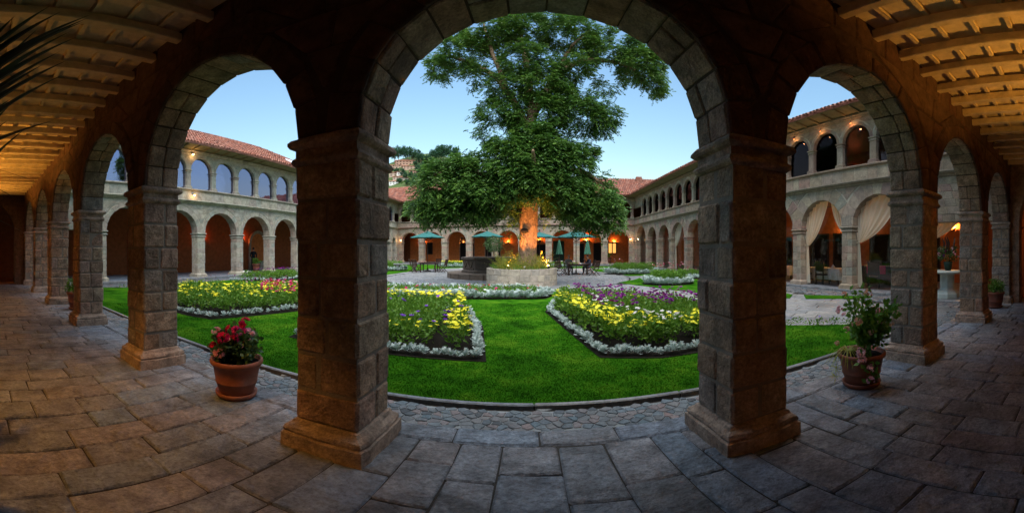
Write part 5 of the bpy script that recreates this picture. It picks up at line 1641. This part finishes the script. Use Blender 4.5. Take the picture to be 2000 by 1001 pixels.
STD = {'pelvis': (0, 0, .96), 'waist': (0, 0, 1.12), 'chest': (0, .0, 1.34), 'neck': (0, .02, 1.50), 'shoulderL': (-.20, 0, 1.42), 'shoulderR': (.20, 0, 1.42), 'elbowL': (-.27, -.03, 1.12), 'elbowR': (.27, -.03, 1.12), 'handL': (-.12, -.16, .95), 'handR': (.12, -.16, .95),
       'hipL': (-.10, 0, .92), 'hipR': (.10, 0, .92), 'kneeL': (-.11, .02, .50), 'kneeR': (.11, .03, .50), 'ankleL': (-.11, -.02, .09), 'ankleR': (.12, .0, .09), 'toeL': (-.12, .14, .045), 'toeR': (.13, .16, .045)}
t, o = person('person', 'man in a black suit standing with hands behind his back in the pale wing arcade', (-18.9, 18.75, .08), R(75), STD, BON, RAD, M['suit'], M['hair'])
head_and_hands(t, (0, .03, 1.66), (0, 0, R(8)), M['hair'], STD)

# ------------------------------------------------------------------ restaurant behind the dining arches
def curtain(bay, side, gz, cover, name_label):
    "drape hung from the arch head of a dining bay and tied back to one pier, in the wing's own frame"
    a, b_, xc, r = bay
    t = thing('curtain', name_label, 'curtain', (XR, 0, 0), R(-90), 'drapes of the dining arches')
    gx = xc + side * (r - .03); y = .36; zs = 2.66
    nu, nv = 60, 22; v = []; f = []; tt = []
    for j in range(nv + 1):
        q = j / nv
        for i in range(nu + 1):
            u = i / nu
            an = math.pi * (cover * u) if side < 0 else math.pi * (1 - cover * u)
            tx, tz = xc - (r + .05) * math.cos(an), zs + (r + .05) * math.sin(an)
            ex, ez = gx - side * .16 * u, gz + .10 * (1 - u)
            x = tx + (ex - tx) * q ** 1.15; z = tz + (ez - tz) * (q ** .9)
            sagz = -.22 * u * math.sin(math.pi * q)
            fo = (.06 * (1 - q * .7)) * math.sin(2 * math.pi * 8.5 * u + .6 * math.sin(5 * q)) + .015 * math.sin(37 * u + 3 * q)
            v.append((x, y + fo, z + sagz))
    for j in range(nv):
        for i in range(nu):
            k = j * (nu + 1) + i; f.append((k, k + 1, k + nu + 2, k + nu + 1))
    part('drape', v, f, M['curtain'], t, True)
    v = []; f = []; nu, nv = 24, 8
    for j in range(nv + 1):
        q = j / nv
        for i in range(nu + 1):
            u = i / nu; wd = .12 + .14 * q
            v.append((gx - side * wd * u, y + .035 * math.sin(2 * math.pi * 5 * u), gz + .03 - (gz - .06) * q))
    for j in range(nv):
        for i in range(nu):
            k = j * (nu + 1) + i; f.append((k, k + 1, k + nu + 2, k + nu + 1))
    part('tail', v, f, M['curtain'], t, True)
    MB().tube([(gx - side * .0, y - .06, gz + .02), (gx - side * .17, y - .05, gz + .05), (gx - side * .17, y + .06, gz + .05), (gx, y + .06, gz + .02)], .02, 6).build('tieback', M['curtain'], t)
nb = len(rb_)
names = {0: 'by the corner of the court', 1: 'over the dark cabinet', 2: 'over the laid white table', 3: 'beside the second white table'}
for k in range(0, 7):
    bay = rb_[nb - 1 - k]
    if k == 0: curtain(bay, -1, 1.95, .72, 'cream drape tied back beside the arch with the dark cabinet')
    elif k == 1:
        curtain(bay, -1, 1.85, .55, 'wide cream drape gathered in the arch over the long white dining table')
        curtain(bay, 1, 2.35, .42, 'narrow cream drape swept aside in the arch over the long white dining table')
    else: curtain(bay, 1 if k % 2 else -1, 1.95, .55, 'cream drape tied back in a farther dining arch, seen edge on')
curtain((-5.75, -2.95, -4.3, 1.24), -1, 2.0, .7, 'cream drape hanging behind the marble flower table')

def dining_chair():
    t = thing('dining_chair', 'x', 'chair', (0, 0, 0))
    MB().cbox(-.24, .24, -.23, .23, .44, .50, .015).build('seat', M['black_wood'], t)
    MB().cbox(-.22, .22, -.25, -.20, .62, 1.10, .012).build('backrest', M['black_wood'], t)
    for sx in (-1, 1):
        MB().box(sx * .23 - .025, sx * .23 + .025, -.255, -.205, 0, 1.16).build('leg', M['black_wood'], t)
        MB().box(sx * .23 - .025, sx * .23 + .025, .19, .24, 0, .68).build('leg', M['black_wood'], t)
        MB().bar((sx * .23, -.23, .68), (sx * .23, .26, .70), .05, .03).build('armrest', M['black_wood'], t)
        MB().bar((sx * .23, -.2, .2), (sx * .23, .2, .2), .03, .04).build('stretcher', M['black_wood'], t)
    return t
DC = dining_chair(); dc_used = [False]
def dchair(x, y, rz, label):
    o = DC if not dc_used[0] else copy_tree(DC)
    dc_used[0] = True; o.location = (x, y, .02); o.rotation_euler = (0, 0, rz); o['label'] = label; o['group'] = 'dark carved dining chairs'
def white_table(x, y, label, w_=1.0, d_=1.6):
    t = thing('dining_table', label, 'table', (x, y, .02), 0, 'dining tables in white cloths')
    MB().box(-w_ / 2 + .03, w_ / 2 - .03, -d_ / 2 + .03, d_ / 2 - .03, .70, .74).build('tabletop', M['dark_wood'], t)
    for sx in (-1, 1):
        for sy in (-1, 1): MB().box(sx * (w_ / 2 - .1) - .03, sx * (w_ / 2 - .1) + .03, sy * (d_ / 2 - .1) - .03, sy * (d_ / 2 - .1) + .03, 0, .70).build('leg', M['dark_wood'], t)
    c = thing('tablecloth', 'white cloth over the ' + label.replace('rectangular ', ''), 'tablecloth', (x, y, .02), 0, 'white tablecloths')
    v = []; f = []
    per = poly_walk([(-w_ / 2, -d_ / 2), (w_ / 2, -d_ / 2), (w_ / 2, d_ / 2), (-w_ / 2, d_ / 2)], .08); n = len(per)
    for j, (z, k) in enumerate(((.752, 1.0), (.74, 1.012), (.5, 1.03), (.22, 1.06))):
        for i, (px_, py_) in enumerate(per):
            q = k + (.025 * j * math.sin(i * 1.1) if j > 1 else 0); v.append((px_ * q, py_ * q, z))
    f.append(tuple(range(n)))
    for j in range(3):
        for i in range(n): f.append((j * n + i, j * n + (i + 1) % n, (j + 1) * n + (i + 1) % n, (j + 1) * n + i))
    part('cloth', v, f, M['cloth'], c)
    return t
white_table(13.1, 11.6, 'long rectangular dining table with candles behind the widest drape', 1.0, 2.6)
white_table(13.2, 15.1, 'rectangular dining table in the next arch past the candle table', .9, 1.2)
white_table(13.2, 18.6, 'rectangular dining table in a far arch beyond the second white table', .9, 1.2)
white_table(13.2, 22.2, 'rectangular dining table deep in the far dining arches', .9, 1.2)
dchair(12.48, 12.25, R(-90), 'dark carved armchair with its back to the court, at the candle table, towards the drape')
dchair(12.48, 11.2, R(-90), 'dark carved armchair with its back to the court, at the candle table, towards the pier')
dchair(14.0, 11.6, R(90), 'dark carved armchair across the candle table, facing the court')
dchair(12.6, 8.35, R(-60), 'dark carved armchair standing by the dark cabinet behind the drape')
dchair(12.5, 15.1, R(-90), 'dark carved armchair with its back to the court, at the second white table')
dchair(12.5, 18.6, R(-90), 'dark carved armchair at a far white table, third dining arch from the candles')
dchair(12.5, 22.2, R(-90), 'dark carved armchair at the farthest white table of the dining arches')
for yv, lab in ((12.0, 'tall cream candle on the long white table, towards the wide drape'), (11.55, 'tall cream candle on the long white table, towards the folded napkins')):
    c = thing('candle', lab, 'candle', (12.9, yv, .775), 0, 'tall candles on the dining table')
    MB().tube([(0, 0, 0), (0, 0, .34)], .04, 10).build('wax', M['curtain'], c); MB().tube([(0, 0, .34), (0, 0, .36)], .005, 4).build('wick', M['dark'], c)
c = thing('napkin', 'folded white napkin standing on the long dining table', 'napkin', (12.9, 10.9, .775))
MB().add([(-.1, -.1, 0), (.1, -.1, 0), (.1, .1, 0), (-.1, .1, 0), (0, 0, .2)], [(0, 1, 4), (1, 2, 4), (2, 3, 4), (3, 0, 4), (3, 2, 1, 0)]).build('fold', M['cloth'], c)
sb_ = thing('sideboard', 'dark carved sideboard with a red cloth behind the cream drape', 'cabinet', (13.7, 8.7, .02))
MB().cbox(-.35, .35, -.9, .9, .08, .86, .015).build('body', M['black_wood'], sb_)
MB().cbox(-.40, .40, -.95, .95, .862, .91, .01).build('top', M['dark_wood'], sb_)
MB().box(-.402, -.36, -.5, .5, .55, .93).build('cloth', M['crimson'], sb_)
for q in (-.45, .45): MB().box(-.37, -.352, q - .38, q + .38, .14, .52).build('door', M['dark_wood'], sb_)
for sx in (-1, 1):
    for sy in (-1, 1): MB().box(sx * .3 - .03, sx * .3 + .03, sy * .8 - .03, sy * .8 + .03, 0, .08).build('foot', M['black_wood'], sb_)
for k, yv in enumerate((8.1, 8.3, 8.55, 8.8, 9.2)):
    g_ = MB().lathe([(.03, 0), (.004, .01), (.004, .08), (.035, .12), (.03, .18)], 10).build('wine_glass', M['pane_clear'], None, True, loc=(13.6 + .1 * (k % 2), yv, .935))
    tag(g_, 'clear stemmed wine glass on the dark sideboard', 'glass', 'wine glasses on the sideboard')
# marble table with flowers at the corner of the court
mt = thing('marble_table', 'white octagonal marble pedestal table at the corner of the court', 'table', (11.3, 4.45, .0))
MB().lathe([(.45, .0), (.45, .05), (.43, .16), (.36, .24), (.27, .30), (.25, .36), (.25, .80), (.30, .86)], 8, a0=R(22.5)).build('pedestal', M['marble'], mt)
MB().lathe([(.56, .862), (.60, .88), (.60, .93), (.57, .95)], 32).build('tabletop', M['marble'], mt, True)
MB().cbox(-.75, .75, -.7, .7, -.16, -.003, .02).build('step', M['court'], mt)
fa = thing('flower_vase', 'green glass vase of pink and mauve flowers on the marble table', 'vase', (11.25, 4.40, .952))
MB().lathe([(.10, 0), (.13, .1), (.16, .3), (.15, .3), (.10, .05)], 16).build('vase', M['green_door'], fa, True)
C = np.array([(rnd.gauss(0, .17), rnd.gauss(0, .17), .36 + rnd.uniform(0, .42)) for _ in range(50)])
cloud_obj('foliage', [leaf_cloud('v', C, .09, 16, .07, .3, None, .5)], M['hedge'], fa)
for k in range(26): blossom_cluster(rnd.choice(['pink_flower', 'pink_flower', 'purple_flower']), (rnd.gauss(0, .22), rnd.gauss(0, .2), .42 + rnd.uniform(0, .42)), fa, 6, .03)
cv = MB()
for k in range(4):
    a = rnd.uniform(-.5, .5); cv.tube([(a * .2, .1 * k - .15, .6), (a * .4, .1 * k - .2, .95), (a * .7, .12 * k - .2, 1.15)], [.02, .035, .012], 6)
cv.build('dried_pods', M['dark_wood'], fa)

# ------------------------------------------------------------------ lamps
def sconce(label, loc, rz, power, col, bulb='bulb_warm', up=True, s=1.0):
    "bowl uplight fixed to a wall; it opens towards local -Y"
    t = thing('wall_lamp', label, 'lamp', loc, rz)
    b = MB(); n = 10
    v = []; f = []
    for j, (r, z) in enumerate(((.02, -.10), (.10, -.07), (.16, .0), (.18, .06), (.165, .06), (.145, .0), (.02, -.07))):
        for k in range(n + 1):
            a = math.pi + math.pi * k / n; v.append((r * s * math.cos(a), r * s * math.sin(a), z * s))
    for j in range(6):
        for k in range(n): f.append((j * (n + 1) + k, j * (n + 1) + k + 1, (j + 1) * (n + 1) + k + 1, (j + 1) * (n + 1) + k))
    part('bowl', v, f, M['terracotta'], t, True)
    MB().box(-.06 * s, .06 * s, -.02, 0, -.12 * s, .02 * s).build('bracket', M['lamp_metal'], t)
    MB().ball((0, -.085 * s, .045 * s), (.07 * s, .05 * s, .05 * s), 10, 8).build('bulb', M[bulb], t)
    if up: point('lamp', (0, -.10 * s, .16 * s), power, col, .05, t)
    else: spot('lamp', (0, -.12 * s, .10 * s), (0, -1.5, 2.4), power, col, 104, .06, .5, t)
    return t
AMB = (1.0, .45, .07)
# on the back wall of the walk, out of the frame to both sides
BWY = -1.98
def walk_lamp(x, label, power, y=BWY):
    t = sconce(label, (x, y, 2.5), R(180), power, AMB, up=False, s=1.3)
for x, pw, lab in ((-5.2, 40, 'bowl lamp on the back wall of the walk, beside the spiky plant'), (-9.5, 480, 'bowl lamp on the back wall midway down the walk towards the pale wing'), (-13.5, 560, 'bowl lamp on the back wall near the dark end arch of the walk'), (4.6, 260, 'bowl lamp on the back wall across from the rose pot'), (8.6, 40, 'bowl lamp on the back wall across from the corner pier')):
    walk_lamp(x, lab, pw)
# ceiling downlight over the geranium pot
dl = thing('ceiling_lamp', 'small dark ceiling spotlight between the beams above the geranium pot', 'lamp', (-3.02, -.12, 4.46))
MB().tube([(0, 0, 0), (0, 0, -.16)], [.06, .07], 12).build('can', M['lamp_metal'], dl)
MB().ball((0, 0, -.15), (.045, .045, .02), 8, 6).build('bulb', M['bulb_warm'], dl)
spot('lamp', (0, 0, -.20), (.1, 1.1, -4.5), 300, (1.0, .44, .09), 62, .04, .8, dl)
dl = thing('ceiling_lamp', 'small dark ceiling spotlight between the beams above the spiky plant side of the walk', 'lamp', (-5.40, -.45, 4.46))
MB().tube([(0, 0, 0), (0, 0, -.16)], [.06, .07], 12).build('can', M['lamp_metal'], dl)
MB().ball((0, 0, -.15), (.045, .045, .02), 8, 6).build('bulb', M['bulb_warm'], dl)
spot('lamp', (0, 0, -.20), (.4, .5, -4.5), 140, (1.0, .48, .12), 70, .04, .8, dl)
dl = thing('ceiling_lamp', 'small dark ceiling spotlight between the beams farther along the walk', 'lamp', (-9.57, -.65, 4.46))
MB().tube([(0, 0, 0), (0, 0, -.16)], [.06, .07], 12).build('can', M['lamp_metal'], dl)
MB().ball((0, 0, -.15), (.045, .045, .02), 8, 6).build('bulb', M['bulb_warm'], dl)
spot('lamp', (0, 0, -.20), (0, .2, -4.5), 120, (1.0, .50, .16), 90, .04, .8, dl)
# lamps of the pale wing: red lit bowls in the arcade, star bright lamps on the front
for yv, lab in ((15.0, 'red glowing bowl lamp on the arcade wall of the pale wing, beside the doorway arch'), (19.0, 'red glowing bowl lamp above the man in black')):
    sconce(lab, (XL - 3.99, yv, 2.45), R(90), 20, (1.0, .18, .03), 'bulb_red')
def star_lamp(label, loc, rz, power):
    t = thing('wall_light', label, 'lamp', loc, rz)
    MB().box(-.04, .04, -.12, 0, -.02, .02).build('arm', M['lamp_metal'], t)
    MB().lathe([(.02, .06), (.05, .03), (.06, -.03), (.05, -.04)], 10, (0, -.13, 0)).build('shade', M['lamp_metal'], t)
    MB().ball((0, -.13, -.03), .055, 8, 6).build('bulb', M['bulb'], t)
    point('lamp', (0, -.26, -.05), power, (1, .55, .2), .05, t)
star_lamp('bright lamp on the parapet of the pale wing', (XL + .02, 11.5, 4.88), R(90), 4)
star_lamp('bright lamp under the eaves of the pale wing', (XL + .02, 11.4, 7.30), R(90), 4)
for yv, lab in ((10.45, 'warm lamp in the middle spandrel of the dark glazed gallery'), (8.75, 'warm lamp in the spandrel of the dark glazed gallery nearest the corner'), (12.15, 'warm lamp in the spandrel of the dark glazed gallery above the candle table')):
    t = thing('gallery_light', lab, 'lamp', (XR, yv - .0, 7.28), R(-90), 'lamps under the restaurant eaves')
    MB().tube([(0, -.02, 0), (0, -.1, .02), (0, -.12, -.12)], .012, 6).build('arm', M['lamp_metal'], t)
    MB().ball((0, -.12, -.15), .016, 8, 6).build('bulb', M['bulb_red'], t)
    point('lamp', (0, -.14, -.24), 2.4, (1, .45, .15), .03, t)
# facing wing: wall bowls and lanterns
def fw(x, y, z): return FM @ Vector((x, y, z))
for bx_, lab in ((5.5, 'glowing bowl lamp on the terracotta wall seen past the tree trunk'), (7.35, 'glowing bowl lamp on the terracotta wall between the green door and dark door')):
    p = fw(.25 + bw * bx_, 3.98, 2.75); sconce(lab, tuple(p), FA, 60, (1, .32, .06), 'bulb_warm', s=2.0)
for x, y, lab in ((.55, -.02, 'lit lantern at the inner corner of the pale wing and facing wing'), (FLn - .45, -.02, 'lit lantern at the inner corner beside the lit window'), ):
    p = fw(x, y, 2.95); star_lamp(lab, tuple(p), FA, 7)
star_lamp('lit lantern on the last pier of the dining arches', (XR - .01, 35.6, 2.9), R(-90), 6)
for x, lab in ((1.8, 'small bowl lamp at the first bay of the facing wing'), (7.5, 'small bowl lamp beside the dark archway of the facing wing'), (13.4, 'small bowl lamp hidden behind the trunk on the facing wing'), (26.5, 'small bowl lamp by the lit window of the facing wing')):
    p = fw(x, 3.98, 2.6); sconce(lab, tuple(p), FA, 40, (1, .38, .09), 'bulb_red', s=.8)
# restaurant lamps
for yv, pw, lab in ((6.1, 60, 'amber wall lamp behind the marble flower table'), (11.55, 45, 'amber wall lamp beside the dark cabinet'), (12.7, 80, 'amber wall lamp behind the candle table'), (16.6, 30, 'amber wall lamp behind the second white table'), (20, 24, 'amber wall lamp at the third dining arch'), (23, 14, 'amber wall lamp deep in the dining arches'), (28, 12, 'amber wall lamp at the far end of the dining arches')):
    sconce(lab, (XR + 4.78, yv, 2.7), R(-90), pw, (1, .48, .14), 'bulb_red', s=.7)
sconce('added dim red fill lamp inside the dark glazed gallery, over the marble table side', (XR + 4.78, 12.2, 6.2), R(-90), 13, (1, .24, .09), 'bulb_red', s=.5)  # no known lamp here; added for a reddish glow through the panes
sconce('added dim red fill lamp inside the dark glazed gallery, over the farther dining arches', (XR + 4.78, 15.6, 6.2), R(-90), 13, (1, .24, .09), 'bulb_red', s=.5)  # second added lamp for the glow behind the upper panes
sconce('orange wall lamp in the passage beyond the corner pier', (13.4, 2.3, 2.5), R(-90), 30, (1, .40, .08), 'bulb_warm')

# ------------------------------------------------------------------ hillside, houses and trees beyond the roofs
hv = []; hf = []; nx_, ny_ = 46, 22
def hill_z(x, y):
    s = (y - 170) / 190
    s = max(0, min(1, s)); s = s * s * (3 - 2 * s)
    return -.5 + 104 * s * math.exp(-((x + 120) / 150) ** 2) + 4 * math.sin(x * .05) * s
for j in range(ny_ + 1):
    for i in range(nx_ + 1):
        x, y = -420 + 560 * i / nx_, 150 + 330 * j / ny_
        hv.append((x, y, hill_z(x, y)))
for j in range(ny_):
    for i in range(nx_): k = j * (nx_ + 1) + i; hf.append((k, k + 1, k + nx_ + 2, k + nx_ + 1))
structure(part('hillside', hv, hf, M['hill'], smooth=True))
def hill_at(xp, yp_):
    "walk out along a bearing until the hillside stands at that height"
    th = (xp - 1033.8) / 682.7; el = math.tan((488.3 - yp_) / 682.7)
    for r in range(180, 460, 2):
        x, y = r * math.sin(th), r * math.cos(th)
        if (hill_z(x, y) - 1.65) / r >= el: return x, y, hill_z(x, y), r
    return x, y, hill_z(x, y), r
def house(xp, yp_, wpx, hpx, wall_m, label, floors=2):
    x, y, z, r = hill_at(xp, yp_); k = r / 682.7; W_, H_ = wpx * k, hpx * k
    t = thing('hill_house', label, 'house', (x, y, z - 1), math.atan2(x, y) * -1 + rnd.uniform(-.15, .15), 'houses on the hillside')
    D_ = W_ * .7
    MB().box(-W_ / 2, W_ / 2, 0, D_, 0, H_ + 1).build('wall', M[wall_m], t)
    rh = W_ * .12
    MB().add([(-W_ / 2 - .4, -.6, H_ + 1), (W_ / 2 + .4, -.6, H_ + 1), (W_ / 2 + .4, D_ + .6, H_ + 1), (-W_ / 2 - .4, D_ + .6, H_ + 1), (-W_ / 2 - .4, D_ / 2, H_ + 1 + rh), (W_ / 2 + .4, D_ / 2, H_ + 1 + rh)], [(0, 1, 5, 4), (2, 3, 4, 5), (0, 4, 3), (1, 2, 5), (0, 3, 2, 1)]).build('roof', M['house_roof'], t)
    n = max(2, int(wpx / 6))
    for fl_ in range(floors):
        for i in range(n):
            cx_ = -W_ / 2 + W_ * (i + .5) / n; zz = 1 + H_ * (fl_ + .35) / floors; q = H_ / floors * .42
            MB().box(cx_ - W_ / n * .2, cx_ + W_ / n * .2, -.06, -.01, zz, zz + q).build('window', M['dark'], t)
for a in ((795, 322, 44, 9, 'house_wall', 'long brick house with red roof highest on the hillside'), (772, 330, 24, 8, 'house_wall', 'brick house stepping down beside the highest long house'), (800, 331, 26, 7, 'house_wall', 'flat brick house just under the long house'),
          (768, 344, 16, 8, 'house_wall', 'small terracotta house at the edge of the stone pier'), (782, 342, 14, 7, 'house_white', 'small white house among trees halfway up the hillside'), (776, 352, 18, 6, 'house_wall', 'low brown house above the lowest white house'),
          (790, 354, 16, 6, 'house_wall', 'low brown house beside the hillside track'), (769, 361, 18, 7, 'house_white', 'white house lowest on the hillside, just above the tiled roof'), (895, 332, 16, 7, 'house_white', 'pale house peeping through the tree crown'), (806, 340, 14, 6, 'house_wall', 'brick house on the tree side of the hillside cluster'), (757, 336, 20, 8, 'house_wall', 'brick house half behind the stone pier')):
    house(*a)
def far_tree(label, x, y, z, h, wd, leaves, mat, name='hill_tree', group=None, leafL=None, gap=.5):
    t = thing(name, label, 'tree', (x, y, z), 0, group)
    MB().tube([(0, 0, -1), (wd * .03, 0, h * .4), (0, 0, h * .8)], [h * .022, h * .016, h * .006], 6).build('trunk', M['bark'], t)
    k = 40; u = norm(nr.normal(0, 1, (k, 3))) * (nr.random(k) ** .33)[:, None]
    C = u * np.array([wd * .55, wd * .55, h * .36]) + np.array([0, 0, h * .60])
    cloud_obj('crown', [leaf_cloud('t', C, wd * .19, leaves, leafL or wd * .10, .45, None, 0)], M[mat], t)
gl = 'eucalyptus trees along the hilltop'
for xp, yp_, h in ((762, 318, 26), (770, 316, 30), (778, 315, 32), (787, 314, 31), (796, 314, 30), (805, 315, 28), (814, 316, 24), (822, 318, 20)):
    x, y, z, r = hill_at(xp, yp_); far_tree('tall grove tree on the hilltop above the brick houses', x, y, z, h * r / 682.7, 16 * r / 682.7, 40, 'hill_leaf', group=gl)
for xp, yp_, h in ((845, 318, 26), (853, 316, 32), (862, 315, 34), (871, 315, 35), (880, 315, 33), (889, 315, 30), (898, 316, 28), (908, 318, 24), (835, 322, 18)):
    x, y, z, r = hill_at(xp, yp_); far_tree('grove tree on the hilltop rising behind the crown of the great tree', x, y, z, h * r / 682.7, 17 * r / 682.7, 40, 'hill_leaf', group='trees on the hilltop behind the great tree')
for xp, yp_, h in ((786, 347, 18), (792, 352, 16), (803, 352, 18), (780, 358, 9), (795, 362, 12), (812, 356, 20), (806, 362, 10), (815, 338, 18), (820, 346, 20), (826, 336, 20), (812, 328, 14), (774, 338, 10), (828, 350, 18)):
    x, y, z, r = hill_at(xp, yp_); far_tree('small bright green tree between the hillside houses', x, y, z, h * r / 682.7, 10 * r / 682.7, 36, 'hill_leaf', group='trees between the hillside houses')
for x, y, h, wd, lab in ((-30.5, 36, 13.6, 3.6, 'thin leafed tree top showing over the far end of the pale wing roof'), (-27.5, 36.5, 12.6, 3.8, 'thin leafed tree top over the pale wing roof, beside the dark pier'), (-33, 35, 14.4, 2.4, 'sparse tree top at the hip of the pale wing roof')):
    far_tree(lab, x, y, 0, h, wd, 26, 'hill_leaf', 'roofline_tree', leafL=.24)
